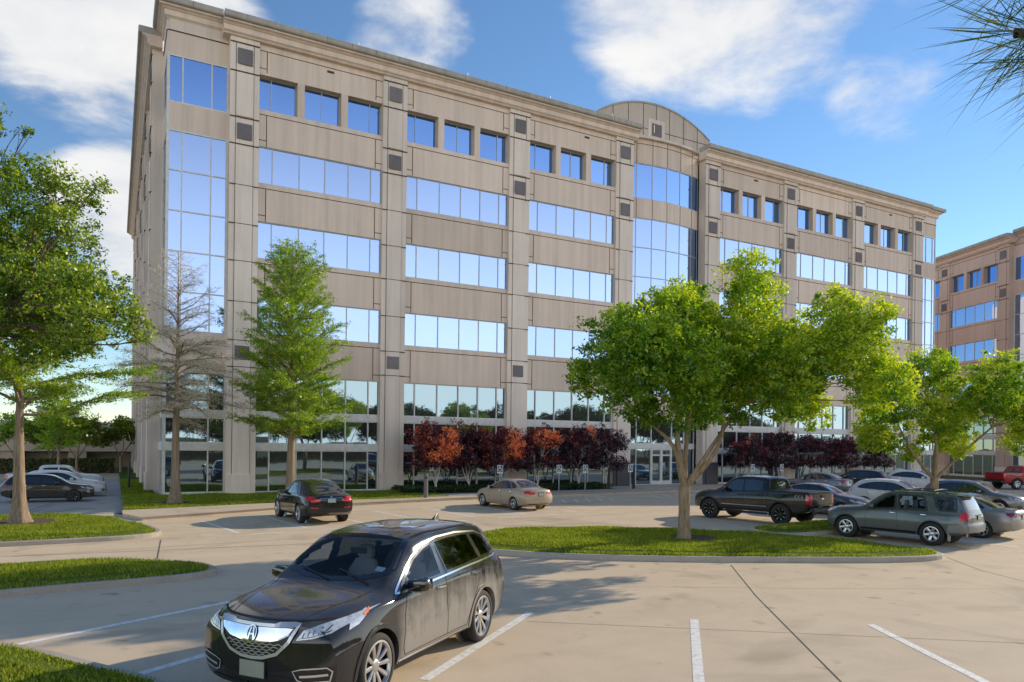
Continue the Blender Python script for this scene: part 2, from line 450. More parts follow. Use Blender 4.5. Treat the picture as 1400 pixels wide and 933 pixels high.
def office_main():
    root = thing('office_building', 'six storey beige concrete office block with blue glass ribbons and a bowed centre', 'office building', (32.7, 6, 0))
    w = Wing(root, (0, 0, 0), (1, 0, 0), (0, -1, 0), -.3)
    OFF = 36.396; CS = .45
    for off in (0, OFF):
        for i in range(4):
            pl = 'granite' if (off == 0 and i == 3) or (off and i == 0) else 'precast_pale'
            w.pilaster(off + i*BAY, plinth=pl, ph=1.25 if pl != 'granite' else 1.9)
        for i in range(3): w.bay(off + i*BAY + PW)
    e0 = -3.2; e1 = OFF + 3*BAY + PW + 3.2
    w.corner(e0, -.001, -CS); w.corner(e1-3.2+.001, e1, -CS, True)
    a0 = 0; a1 = 3*BAY+PW
    w.cornice(a0-.4, a1+.25, .36); w.cornice(OFF-.25, OFF+a1+.4, .36)
    w.cornice(e0, -.39, -CS, .35, 1, 0); w.cornice(e1-2.81, e1, -CS, .35, 0, 1)
    # left flank, looking along it
    s = Wing(root, (e0, CS+64, 0), (0, -1, 0), (-1, 0, 0), -.3)
    L = 64
    s.corner(L-3.2, L-.01, 0)
    for i in range(6):
        u = L - 3.2 - PW - i*BAY
        s.pilaster(u, o=.75)
        if i < 5: s.bay(u - BAY + PW)
    s.cornice(L-3.2-5*BAY-PW, L-2.8, .75)
    s.cornice(L-2.81, L, 0, .35, 0, 1)
    # corner post
    m = w.mb(); m.box(e0-.07, e0+.06, CS-.07-.9+.0, CS-.9+.06, 0, 0, 0)
    m = MB(); m.off = root.location
    m.box(e0-.05, e0+.09, CS-.06, CS+.08, -.2, 25.05); m.build('corner_post', MAT['white_metal'], root)
    # right flank, hidden side walls and roof
    m = MB(); m.off = root.location
    m.box(e1-.4, e1-.01, CS+.52, CS+40, -.3, 26.6); m.build('rear_wall', MAT['precast'], root)
    m = MB(); m.off = root.location
    m.box(e0+.5, e1-.5, CS+36, CS+40, -.3, 26.6); m.build('rear_wall', MAT['precast'], root)
    m = MB(); m.off = root.location
    m.box(e0+.45, e1-.45, .55, 40, 26.3, 26.75); m.build('roof_slab', MAT['coping'], root)
    # bowed centre
    cx, cy, RB = 32.7, 13.9, 13.8
    A = 15.46; n = 24
    def arc(r, a0=-A, a1=A, n=n): return [(cx + r*math.sin(R(a0+(a1-a0)*k/n)), cy - r*math.cos(R(a0+(a1-a0)*k/n))) for k in range(n+1)]
    def shell(m, r, z0, z1, mi=0, a0=-A, a1=A, n=n, cap=False, r2=None):
        p = arc(r, a0, a1, n)
        for k in range(n): m.face([(*p[k], z0), (*p[k+1], z0), (*p[k+1], z1), (*p[k], z1)], mi)
        if r2:
            q = arc(r2, a0, a1, n)
            for k in range(n):
                for z in (z0, z1): m.face([(*p[k], z), (*p[k+1], z), (*q[k+1], z), (*q[k], z)], mi)
    ang = [math.degrees(math.asin((x-cx)/RB)) for x in (29.03, 29.87, 31.28, 32.7, 34.12, 35.53, 36.37)]
    def ribs(m, r, z0, z1, wd, mi, angs):
        for a in angs:
            d = math.degrees(wd/2/r)
            p = arc(r, a-d, a+d, 1)
            q = arc(r-.1, a-d, a+d, 1)
            m.face([(*p[0], z0), (*p[1], z0), (*p[1], z1), (*p[0], z1)], mi)
            m.face([(*p[0], z0), (*q[0], z0), (*q[0], z1), (*p[0], z1)], mi); m.face([(*p[1], z0), (*q[1], z0), (*q[1], z1), (*p[1], z1)], mi)
    for z0, z1 in ((5.3, 7.2), (21.0, 22.5), (25.25, 27.15)):
        m = MB(); m.off = root.location
        shell(m, RB, z0, z1, 0, r2=RB-.5); ribs(m, RB+.006, z0, z1, .05, 1, ang)
        if z1 > 27: shell(m, RB+.005, 26.75, 26.8, 1)
        m.build('bow_spandrel', [MAT['precast'], MAT['joint']], root)
    for z0, z1, hs in ((7.2, 21.0, [7.2+2.3*k for k in range(1, 6)]), (22.5, 25.25, [])):
        m = MB(); m.off = root.location
        for k in range(6):
            p = arc(RB-.06, ang[k], ang[k+1], 1)
            m.face([(*p[0], z0), (*p[1], z0), (*p[1], z1), (*p[0], z1)])
        g = m.build('bow_window', MAT['glass'] if hs else MAT['glass_top'], root)
        f = MB(); f.off = (0, 0, 0); f.off = root.location
        ribs(f, RB-.03, z0, z1, .055, 0, ang)
        for h in hs+[z0+.03, z1-.03]: shell(f, RB-.035, h-.03, h+.03, 0, r2=RB-.1)
        f.build('frame', MAT['mullion'], g)
    m = MB(); m.off = root.location
    shell(m, RB+.28, 27.15, 27.34, 0, r2=RB-1.2); m.build('bow_ledge', MAT['precast_pale'], root)
    # flat screen wall with a segmental top rising behind the bow
    sy, half, rise = 1.5, 5.75, 1.75
    RA = (half*half + rise*rise)/(2*rise); zc = 30.9 - RA
    xs = [-half + 2*half*k/40 for k in range(41)]
    top = [zc + math.sqrt(RA*RA - x*x) for x in xs]
    m = MB(); m.off = root.location
    for k in range(40):
        a_, b_, c_, d_ = cx+xs[k], cx+xs[k+1], top[k], top[k+1]
        for y in (sy, sy+.45): m.face([(a_, y, 26.7), (b_, y, 26.7), (b_, y, d_), (a_, y, c_)], 0)
        m.face([(a_, sy-.05, c_+.004), (b_, sy-.05, d_+.004), (b_, sy+.5, d_+.004), (a_, sy+.5, c_+.004)], 2)
        m.face([(a_, sy-.05, c_-.14), (b_, sy-.05, d_-.14), (b_, sy-.05, d_+.004), (a_, sy-.05, c_+.004)], 2)
    for x in (-half, half): m.face([(cx+x, sy, 26.7), (cx+x, sy+.45, 26.7), (cx+x, sy+.45, top[0]), (cx+x, sy, top[0])], 0)
    for x in (-4.35, -2.85, -1.35, 1.35, 2.85, 4.35):
        zt = zc + math.sqrt(RA*RA - x*x) - .14
        m.box(cx+x-.03, cx+x+.03, sy-.006, sy+.1, 27.3, zt, 1, '1')
    m.box(cx-.03, cx+.03, sy-.006, sy+.1, 29.6, 30.75, 1, '1')
    for a_, b_ in ((-half, -.85), (.85, half)): m.box(cx+a_+.01, cx+b_, sy-.007, sy+.1, 28.68, 28.74, 1, '1')
    d = m.build('screen_wall', [MAT['screen'], MAT['joint'], MAT['coping']], root)
    m = MB(); m.off = root.location
    m.box(cx-.85, cx+.85, sy-.03, sy+.1, 27.85, 29.6, 0, '1'); m.box(cx-.5, cx+.5, sy-.06, sy, 28.25, 29.25, 1, '1')
    m.build('medallion', [MAT['precast_pale'], MAT['medallion']], d)
    # entrance under the bow
    u0, u1 = a1+.0, OFF
    e = Wing(root, (0, 0, 0), (1, 0, 0), (0, -1, 0), -.2)
    o = -.8
    e.window(u0, 31.9, .1, 3.0, o, [30.4], glass='glass_low', fw_=.075, fm='white_metal', edge=.06, name='storefront_window', fd=.07)
    e.window(34.0, u1, .1, 3.0, o, [35.3], glass='glass_low', fw_=.075, fm='white_metal', edge=.06, name='storefront_window', fd=.07)
    e.window(u0, u1, 3.35, 5.3, o, [30.4, 31.9, 34.0, 35.3], glass='glass_low', fw_=.075, fm='white_metal', edge=.06, name='storefront_window', fd=.07)
    for z0, z1, d in ((3.0, 3.35, .12), (-.1, .1, .1)):
        m = e.mb(); m.box(u0, u1, o-.1, o+d, z0, z1); m.build('window_band', MAT['white_metal'], root)
    for a in (31.92, 32.96):
        m = e.mb(); m.face([(a+.1, o-.02, .12), (a+.94, o-.02, .12), (a+.94, o-.02, 2.98), (a+.1, o-.02, 2.98)])
        d = m.build('entrance_door', MAT['glass_low'], root)
        f = e.mb()
        for x0, x1 in ((a, a+.13), (a+.91, a+1.04)): f.box(x0, x1, o-.05, o+.08, .1, 3.0)
        for z0, z1 in ((.1, .42), (2.4, 2.52), (2.86, 3.0)): f.box(a+.13, a+.91, o-.05, o+.078, z0, z1)
        f.build('frame', MAT['white_metal'], d)
        h = e.mb(); x = a+.82 if a < 32.5 else a+.22
        h.tube([(x, o+.16, .9), (x, o+.16, 1.5)], .018, 6); h.build('handle', MAT['mullion'], d)
    # rainwater scuppers and lightning rods along the parapet
    for u in (a0+14.2-8.6+.0, 24.6, OFF+5.6, OFF+23.8):
        m = w.mb(); m.box(u, u+.42, .10, .17, 25.86, 26.0); m.build('scupper', MAT['joint'], root)
    for u in [7.5, 15, 21.5, 27, 31, 38.5, 44, 50, 56, 61]:
        m = w.mb(); m.tube([(u, .3, 27.55), (u, .3, 28.15)], .018, 5); m.build('lightning_rod', MAT['white_metal'], root)

def office_right():
    # neighbour of the same design; facade faces left in the picture
    d = Vector((-.345, -.939, 0)).normalized(); n = Vector((d.y, -d.x, 0))
    P = Vector((86.2, 9.1, 0))                                    # left edge of the bay we see
    O = P - d*(PW + 2*BAY)
    root = thing('office_building', 'brown neighbouring office block at the right edge of the photo', 'office building', (98, 8, 0))
    w = Wing(root, O, d, n, -.3, 'brownstone', 'brownstone')
    for i in range(4): w.pilaster(i*BAY)
    for i in range(3): w.bay(i*BAY + PW)
    a1 = 3*BAY + PW
    w.corner(a1+.001, a1+7, -.45)
    w.cornice(0, a1+.4, .36); w.cornice(a1+.39, a1+7, -.45, .35)
    m = MB(w.fr); m.off = root.location
    m.box(.0, a1+7, -24, -1.0, -.3, 27.2); m.build('block_wall', MAT['brownstone'], root)
office_main()
office_right()
# ------------------------------------------------------------------ ground, kerbs, lawns, markings
def paving_mat(name, col, dirt=.5):
    t = NT(name); b = t.bsdf(Roughness=.9); b.inputs['Specular IOR Level'].default_value = .2
    c = t.coord()
    big = t.noise(c, .12, 6, .62); mid = t.noise(c, .8, 6, .65, .4); fi = t.noise(c, 55, 4, .75); blot = t.noise(c, .33, 3, .5, 1.2)
    streak = t.noise(t.coord(scale=(.1, 1.2, 1)), 1.0, 4, .6)
    m = lambda k: tuple(x*k for x in col)
    a = t.ramp(big, [(.3, m(.80)), (.66, m(1.10))])
    a = t.mix(.75, a, t.ramp(mid, [(.28, m(.66)), (.5, m(1)), (.75, m(1.16))]))
    a = t.mix(dirt*.5, a, t.ramp(streak, [(.35, m(.72)), (.6, m(1.1))]))
    a = t.mix(.45, a, t.ramp(fi, [(.3, m(.55)), (.5, m(1)), (.7, m(1.35))]))
    a = t.mix(t.ramp(blot, [(.56, (0, 0, 0)), (.72, (.6, .6, .6))]), a, m(.60))
    oil = t.noise(c, 1.7, 3, .5, .2); a = t.mix(t.ramp(oil, [(.64, (0, 0, 0)), (.75, (.6, .6, .6))]), a, m(.42))
    t.l(a, b.inputs['Base Color']); t.bump(fi, .25, .008)
    return t.mat
MAT['paving'] = paving_mat('parking_concrete', (.63, .515, .375))
MAT['paving_grey'] = paving_mat('side_lot_concrete', (.46, .43, .39), .3)
MAT['sidewalk'] = paving_mat('sidewalk_concrete', (.56, .47, .36), .2)
MAT['kerb'] = concrete('kerb_concrete', (.47, .42, .35), .6, .5, 30)
MAT['crack'] = plain('crack_sealant', (.10, .085, .07), .9)
def paint_mat():
    t = NT('road_paint'); b = t.bsdf(Roughness=.7)
    c = t.coord(); w = t.noise(c, 9, 6, .75)
    t.l(t.mix(t.ramp(w, [(.36, (0, 0, 0)), (.52, (1, 1, 1))]), (.60, .55, .46), (.85, .85, .83)), b.inputs['Base Color'])
    return t.mat
MAT['paint'] = paint_mat()
def soil_mat(name, a, b_, sc=30):
    t = NT(name); b = t.bsdf(Roughness=1); b.inputs['Specular IOR Level'].default_value = .1
    n = t.noise(t.coord(), sc, 5, .7); t.l(t.ramp(n, [(.3, a), (.7, b_)]), b.inputs['Base Color']); t.bump(n, .6, .03)
    return t.mat
MAT['turf'] = soil_mat('turf', (.05, .085, .012), (.15, .20, .03), 22)
MAT['far_ground'] = soil_mat('far_ground', (.09, .10, .04), (.19, .17, .09), .6)
MAT['mulch'] = soil_mat('bark_mulch', (.05, .035, .025), (.22, .17, .12), 26)
MAT['gravel'] = soil_mat('pale_gravel', (.28, .27, .25), (.66, .63, .58), 14)
def blade_mat(name, c0, c1, tr):
    t = NT(name)
    d = t.n('ShaderNodeBsdfDiffuse'); g = t.n('ShaderNodeBsdfTranslucent'); ms = t.n('ShaderNodeMixShader'); ms.inputs[0].default_value = .35
    at = t.n('ShaderNodeAttribute', attribute_name='tint'); big = t.noise(t.coord(), .9, 3)
    f = t.math('ADD', t.math('MULTIPLY', at.outputs['Fac'], .6), t.math('MULTIPLY', big, .5))
    dry = t.noise(t.coord(), 2.6, 4, .7)
    col = t.mix(t.ramp(dry, [(.56, (0, 0, 0)), (.72, (.6, .6, .6))]), t.ramp(f, [(.2, c0), (.85, c1)]), (.34, .30, .08))
    t.l(col, d.inputs[0]); t.l(t.mix(1, col, tr, 'MULTIPLY'), g.inputs[0])
    t.l(d.outputs[0], ms.inputs[1]); t.l(g.outputs[0], ms.inputs[2]); t.l(ms.outputs[0], t.out.inputs[0])
    return t.mat
MAT['blade'] = blade_mat('grass_blade', (.075, .135, .012), (.35, .385, .065), (1.7, 1.8, .7))

def sheet(name, poly, z, mat, kind='structure', zf=None):
    m = MB(); m.face([(x, y, z) for x, y in poly])
    return tag(m.build(name, mat), kind=kind)

def smooth_poly(p, it=2, closed=True):
    p = [Vector((a, b)) for a, b in p]
    for _ in range(it):
        q = []
        n = len(p)
        for k in range(n if closed else n-1):
            a, b = p[k], p[(k+1) % n]
            q += [a*.75 + b*.25, a*.25 + b*.75]
        if not closed: q = [p[0]] + q + [p[-1]]
        p = q
    return [(v.x, v.y) for v in p]

def offset_poly(p, d):
    """positive d shrinks a counter clockwise polygon"""
    n = len(p); out = []
    for k in range(n):
        a, b, c = Vector(p[k-1]), Vector(p[k]), Vector(p[(k+1) % n])
        e1 = (b-a).normalized(); e2 = (c-b).normalized()
        nn = Vector((-e1.y-e2.y, e1.x+e2.x))
        if nn.length < 1e-6: nn = Vector((-e1.y, e1.x))
        nn.normalize()
        s = max(.5, nn.dot(Vector((-e1.y, e1.x))))
        out.append(tuple(b + nn*d/s))
    return out

def ccw(p):
    a = sum(p[k-1][0]*p[k][1] - p[k][0]*p[k-1][1] for k in range(len(p)))
    return p if a > 0 else p[::-1]

def inside(x, y, poly):
    """vectorised point in polygon"""
    r = np.zeros(len(x), bool); n = len(poly)
    for k in range(n):
        x0, y0 = poly[k-1]; x1, y1 = poly[k]
        if y0 == y1: continue
        c = ((y0 > y) != (y1 > y)) & (x < (x1-x0)*(y-y0)/(y1-y0) + x0)
        r ^= c
    return r

def kerb_ring(poly, w=.16, h=.14, name='kerb'):
    a = ccw(poly); b = offset_poly(a, w); c = offset_poly(a, .025)
    m = MB(); n = len(a)
    for k in range(n):
        l = (k+1) % n
        m.face([(*a[k], -.05), (*a[l], -.05), (*a[l], h-.025), (*a[k], h-.025)])
        m.face([(*a[k], h-.025), (*a[l], h-.025), (*c[l], h), (*c[k], h)])
        m.face([(*c[k], h), (*c[l], h), (*b[l], h), (*b[k], h)])
        m.face([(*b[k], h), (*b[l], h), (*b[l], 0), (*b[k], 0)])
    o = m.build(name, MAT['kerb']); tag(o, kind='structure')
    return b

NG = np.random.default_rng(5)
def grass(name, poly, z, dens, hgt=.07, wid=.014, holes=(), lim=None, zf=None, mat='blade'):
    xs = [p[0] for p in poly]; ys = [p[1] for p in poly]
    x0, x1, y0, y1 = min(xs), max(xs), min(ys), max(ys)
    if lim: x0, x1, y0, y1 = max(x0, lim[0]), min(x1, lim[1]), max(y0, lim[2]), min(y1, lim[3])
    n = int((x1-x0)*(y1-y0)*dens)
    x = NG.uniform(x0, x1, n); y = NG.uniform(y0, y1, n)
    k = inside(x, y, poly)
    for hx, hy, hr in holes: k &= (x-hx)**2 + (y-hy)**2 > (hr*NG.uniform(.8, 1.15, n))**2
    x, y = x[k], y[k]; n = len(x)
    h = hgt*NG.uniform(.5, 1.3, n)*(.8 + .4*np.sin(x*1.7+y*.6)*np.sin(y*2.3)); w = wid*NG.uniform(.6, 1.3, n); a = NG.uniform(0, 2*PI, n); l = NG.uniform(.1, .8, n)*h
    la = NG.uniform(0, 2*PI, n)
    zz = np.full(n, z) if zf is None else zf(x, y)
    dx, dy = np.cos(a)*w, np.sin(a)*w
    V = np.empty((n, 3, 3)); V[:, 0] = np.c_[x-dx, y-dy, zz]; V[:, 1] = np.c_[x+dx, y+dy, zz]; V[:, 2] = np.c_[x+np.cos(la)*l, y+np.sin(la)*l, zz+h]
    o = np_mesh(name, V.reshape(-1, 3), np.arange(3*n).reshape(n, 3), MAT[mat], attr=NG.random(n))
    return tag(o, kind='stuff')

def strip(m, pts, w, z, mi=0):
    pts = [Vector(p) for p in pts]
    for k in range(len(pts)-1):
        d = (pts[k+1]-pts[k]).normalized(); n = Vector((-d.y, d.x))*w/2
        a, b = pts[k], pts[k+1]
        m.face([(*(a-n), z), (*(b-n), z), (*(b+n), z), (*(a+n), z)], mi)

# far ground and the paved lot
sheet('ground', [(-1500, -1500), (1500, -1500), (1500, 1500), (-1500, 1500)], -.03, MAT['far_ground'])
sheet('parking_lot', [(-60, -75), (110, -75), (110, -2.0), (40, -2.0), (29, -4.0), (20, -6), (6, -7.8), (-4.6, -12.6), (-5.6, -9.2), (-60, -9.2)], 0, MAT['paving'])
sheet('side_lot', [(-60, -9.21), (-5.25, -9.21), (-5.1, 30), (-12, 31), (-60, 31)], .001, MAT['paving_grey'])
sheet('side_road', [(-90, 20), (-5.2, 22), (-5.2, 34), (-90, 34)], .006, MAT['paving'])

# islands
ISL = {
 'main': smooth_poly([(3.55, -25.6), (4.2, -26.8), (5.9, -28.4), (8.2, -29.8), (11.2, -31.3), (13.9, -32.5), (15.7, -32.6), (16.1, -31.3), (15.9, -28.9), (14.8, -26.9), (13.4, -25.2), (12.4, -24.0), (10, -22.4), (7.2, -21.7), (5.2, -22.4), (3.8, -24.0)], 2),
 'row': smooth_poly([(14.9, -25.6), (16.2, -24.75), (21.5, -24.1), (60, -23.0), (60, -26.4), (21.5, -26.6), (16.6, -27.3), (15.0, -27.0)], 1),
 'front_left': smooth_poly([(-30, -20.2), (-8.5, -19.3), (-6.7, -19.2), (-5.1, -19.05), (-4.2, -18.4), (-4.25, -17.0), (-4.9, -14.6), (-5.8, -11.8), (-7.3, -10.1), (-9.5, -10.2), (-30, -10.6)], 2),
 'mid_left': smooth_poly([(-30, -30.0), (-7.6, -27.55), (-6.3, -27.35), (-4.9, -27.25), (-3.7, -27.0), (-3.35, -26.3), (-3.8, -25.1), (-5.2, -24.05), (-6.6, -23.5), (-8.0, -23.7), (-30, -24.5)], 2),
 'near_left': smooth_poly([(-30, -24.9), (-14, -27.5), (-9.5, -30.0), (-7.1, -31.7), (-6.4, -32.8), (-5.85, -33.6), (-5.1, -34.7), (-4.5, -36.2), (-4.35, -38.5), (-5.5, -42), (-9, -47), (-30, -50)], 2),
}
ISL['mid_left'] = smooth_poly([(-30, -27.6), (-9, -27.6), (-7.6, -27.55), (-6.3, -27.35), (-4.9, -27.25), (-3.7, -27.0), (-3.35, -26.3), (-3.8, -25.1), (-5.2, -24.05), (-6.6, -23.5), (-8.0, -23.7), (-30, -24.5)], 2)
ISL['near_left'] = smooth_poly([(-30, -31.0), (-9.5, -31.0), (-7.4, -31.45), (-6.4, -32.7), (-5.85, -33.6), (-5.1, -34.7), (-4.5, -36.2), (-4.35, -38.5), (-5.5, -42), (-9, -47), (-30, -50)], 2)
TRUNKS = {'main': [(10.97, -26.96, .85)], 'front_left': [(-8.56, -14.0, 1.35)], 'row': [(26.6, -25.4, .8)]}
DENS = {'main': 900, 'row': 450, 'front_left': 600, 'mid_left': 900, 'near_left': 1300}
LIM = {'main': None, 'row': (14, 40, -28, -22), 'front_left': (-13, 0, -30, 0), 'mid_left': (-11, 0, -30, -20), 'near_left': (-9, 0, -40, -30)}
MOUND = {}
for nm, poly in ISL.items():
    inn = kerb_ring(poly)
    inn = ccw(inn)
    cx_ = sum(p[0] for p in inn)/len(inn); cy_ = sum(p[1] for p in inn)/len(inn)
    m = MB()
    rings = [inn, offset_poly(inn, .5)]
    zz = [.11, .19]
    n = len(inn)
    for k in range(n):
        l = (k+1) % n
        m.face([(*rings[0][k], zz[0]), (*rings[0][l], zz[0]), (*rings[1][l], zz[1]), (*rings[1][k], zz[1])])
    m.face([(*p, zz[1]) for p in rings[1]])
    tag(m.build('lawn', MAT['turf']), kind='structure')
    inner = rings[1]
    def zf(x, y, inner=inner): return np.where(inside(x, y, inner), .188, .13)
    grass('grass', inn, .12, DENS[nm], .085 if nm != 'near_left' else .075, .017, TRUNKS.get(nm, ()), LIM[nm], zf)
    for hx, hy, hr in TRUNKS.get(nm, ()):
        m = MB(); m.prism([(hx+hr*1.08*math.cos(k*PI/12)*(1+.1*math.sin(k*2.3)), hy+hr*1.08*math.sin(k*PI/12)*(1+.1*math.sin(k*1.7))) for k in range(24)], .1, .2)
        tag(m.build('mulch_bed', MAT['mulch']), kind='structure')

# walk along the building, lawn, planting bed, entrance plaza
WK = [(-4.62, -12.95), (-2.3, -11.95), (1.1, -10.35), (6.7, -8.55), (10.6, -7.6), (13.5, -7.1), (20, -6.6), (25, -6.0), (29.3, -5.4), (40, -5.0), (75, -4.0)]
WL = [(-5.25, -9.3), (-4.6, -9.15), (-1.24, -8.25), (1.74, -7.35), (5.08, -6.95), (9.25, -6.35), (13, -5.95), (17, -5.6), (21, -5.3), (25.4, -4.9)]
m = MB()
def walk_poly():
    return WK[:9] + [(29.3, .7), (25.6, .7)] + WL[::-1] + [(-5.25, -10.6)]
poly = ccw([(-5.3, -9.3), (-5.3, -11.0)] + WK[:8] + [(29.3, -5.4), (25.6, -4.85)] + WL[::-1][1:-1])
m.prism(poly, -.05, .13); tag(m.build('sidewalk', MAT['sidewalk']), kind='structure')
m = MB(); m.prism(ccw([(25.6, -4.85), (29.3, -5.4), (40, -5.0), (40, -.8), (36.3, -.2), (36.3, .9), (29.1, .9), (29.1, -.2), (25.6, -.6)]), -.05, .125)
tag(m.build('entrance_plaza', MAT['sidewalk']), kind='structure')
m = MB(); m.prism(ccw([(40.01, -5.0), (75, -4), (75, -3.0), (40.01, -3.9)]), -.05, .128); tag(m.build('sidewalk', MAT['sidewalk']), kind='structure')
m = MB(); strip(m, WK, .16, .134); tag(m.build('kerb', MAT['kerb']), kind='structure')
m = MB(); strip(m, [(p[0], p[1]) for p in WK], .05, .02)
FL = ccw(WL[:7] + [(13, -.2), (-3.2, -.2), (-3.6, .3), (-3.6, 60), (-5.25, 60)])
m = MB(); m.face([(*p, .135) for p in FL]); tag(m.build('lawn', MAT['turf']), kind='structure')
grass('grass', FL, .135, 330, .09, .022, [(-3.0, -6.24, .75), (2.2, -7.3, .5)], (-5.3, 11.5, -10, 18))
m = MB()
for hx, hy, hr in ((-3.0, -6.24, .95), (2.2, -7.2, .55)): m.prism([(hx+hr*math.cos(k*PI/12)*(1+.1*math.sin(k*2.3)), hy+hr*math.sin(k*PI/12)) for k in range(24)], .13, .17)
tag(m.build('mulch_bed', MAT['mulch']), kind='structure')
BED1 = [(13, -4.2), (17, -4.1), (21, -3.9), (25.4, -3.6), (25.4, -.35), (9.5, -.35), (9.5, -4.3)]
BED2 = [(40, -3.75), (66, -2.9), (66, -.35), (40, -.35)]
GRV = ccw([(10.0, -6.2)] + [(13, -5.93), (17, -5.58), (21, -5.28), (25.4, -4.88), (25.4, -3.6), (21, -3.9), (17, -4.1), (13, -4.2), (9.5, -4.3)])
m = MB(); m.face([(*p, .145) for p in GRV]); tag(m.build('gravel_bed', MAT['gravel']), kind='structure')
for bp in (BED1, BED2):
    m = MB(); m.face([(*p, .15) for p in ccw(bp)]); tag(m.build('planting_bed', MAT['mulch']), kind='structure')

# painted lines and joints in the paving
m = MB()
for a, b in (((1.28, -33.18), (-1.96, -35.96)), ((3.71, -34.95), (1.05, -37.95)), ((6.34, -36.62), (4.55, -39.9)),
             ((-3.59, -29.82), (-7.1, -31.75)), ((-1.2, -31.4), (-5.4, -34.1)),
             ((16.39, -28.83), (16.42, -31.92)), ((20.1, -28.4), (20.4, -32.0)), ((23.1, -28.2), (23.4, -32.0))):
    strip(m, [a, b], .15, .004)
for a, b in (((-2.57, -14.03), (-1.84, -18.46)), ((0.01, -13.19), (.62, -17.94)), ((2.55, -12.7), (3.1, -17.9)), ((5.01, -12.23), (5.62, -17.8)), ((7.78, -11.18), (8.1, -16.6)), ((10.48, -10.79), (10.8, -16.3)), ((13.4, -10.5), (13.7, -16.0))):
    strip(m, [a, b], .12, .004)
for k in range(7): 
    x = 14.4 + k*.9; strip(m, [(x, -11.4 + k*.1), (x+.9, -9.6 + k*.1)], .10, .004)
for k in range(5):
    x = 24 + k*1.1; strip(m, [(x, -9.8 + k*.1), (x+.9, -7.8 + k*.1)], .10, .004)
for x in (20.9, 23.7, 29.6, 32.4, 36, 39, 42, 45, 48, 51, 54, 57, 60): strip(m, [(x, -7.2 + (x-20)*.045), (x+.25, -12.4+(x-20)*.03)], .10, .004)
for k in range(6): strip(m, [(-1.6+k*2.6, -19.0+k*.42), (-.4+k*2.6, -18.85+k*.42)], .13, .004)
for x in (18.0-.4, 22.9, 25.6, 28.4, 31.2, 34): strip(m, [(x, -23.6), (x-.7, -18.8)], .10, .004)
for k in range(5): strip(m, [(-60, -.6 + k*2.9), (-9.2, -.9 + k*2.9)], .10, .006)
strip(m, [(-60, -4.2), (-9.2, -4.6)], .10, .006)
tag(m.build('parking_lines', MAT['paint']), kind='structure')
m = MB()
for pts, w in (([(8.91, -30.7), (6.4, -33.9), (3.03, -38.54), (1.2, -41)], .022), ([(15.9, -32.3), (14.4, -34.1), (13.7, -35.48), (13, -37)], .018),
               ([(-60, -33.0), (.88, -33.75), (7.49, -38.58), (10, -40.5)][1:], .012), ([(.4, -30.3), (2.7, -30.9), (7.6, -33.6), (12.6, -36.04)], .010),
               ([(-8, -21.5), (2.5, -22.4)], .03), ([(12.9, -23.0), (2, -19.9), (-3, -20.4)], .012), ([(-4.3, -19.4), (-4.6, -23.6)], .03), ([(-40, -21.6), (-6, -21.4), (3, -20.3), (12, -18.2), (30, -14.6), (60, -13)], .02),
               ([(3.0, -20), (2.0, -17.9)], .02), ([(-9.2, -9), (-7.9, 0), (-7.2, 20)], .05), ([(-8.9, -9), (-7.6, 0), (-6.9, 20)], .03)):
    strip(m, pts, w, .005)
tag(m.build('paving_joints', MAT['crack']), kind='structure')
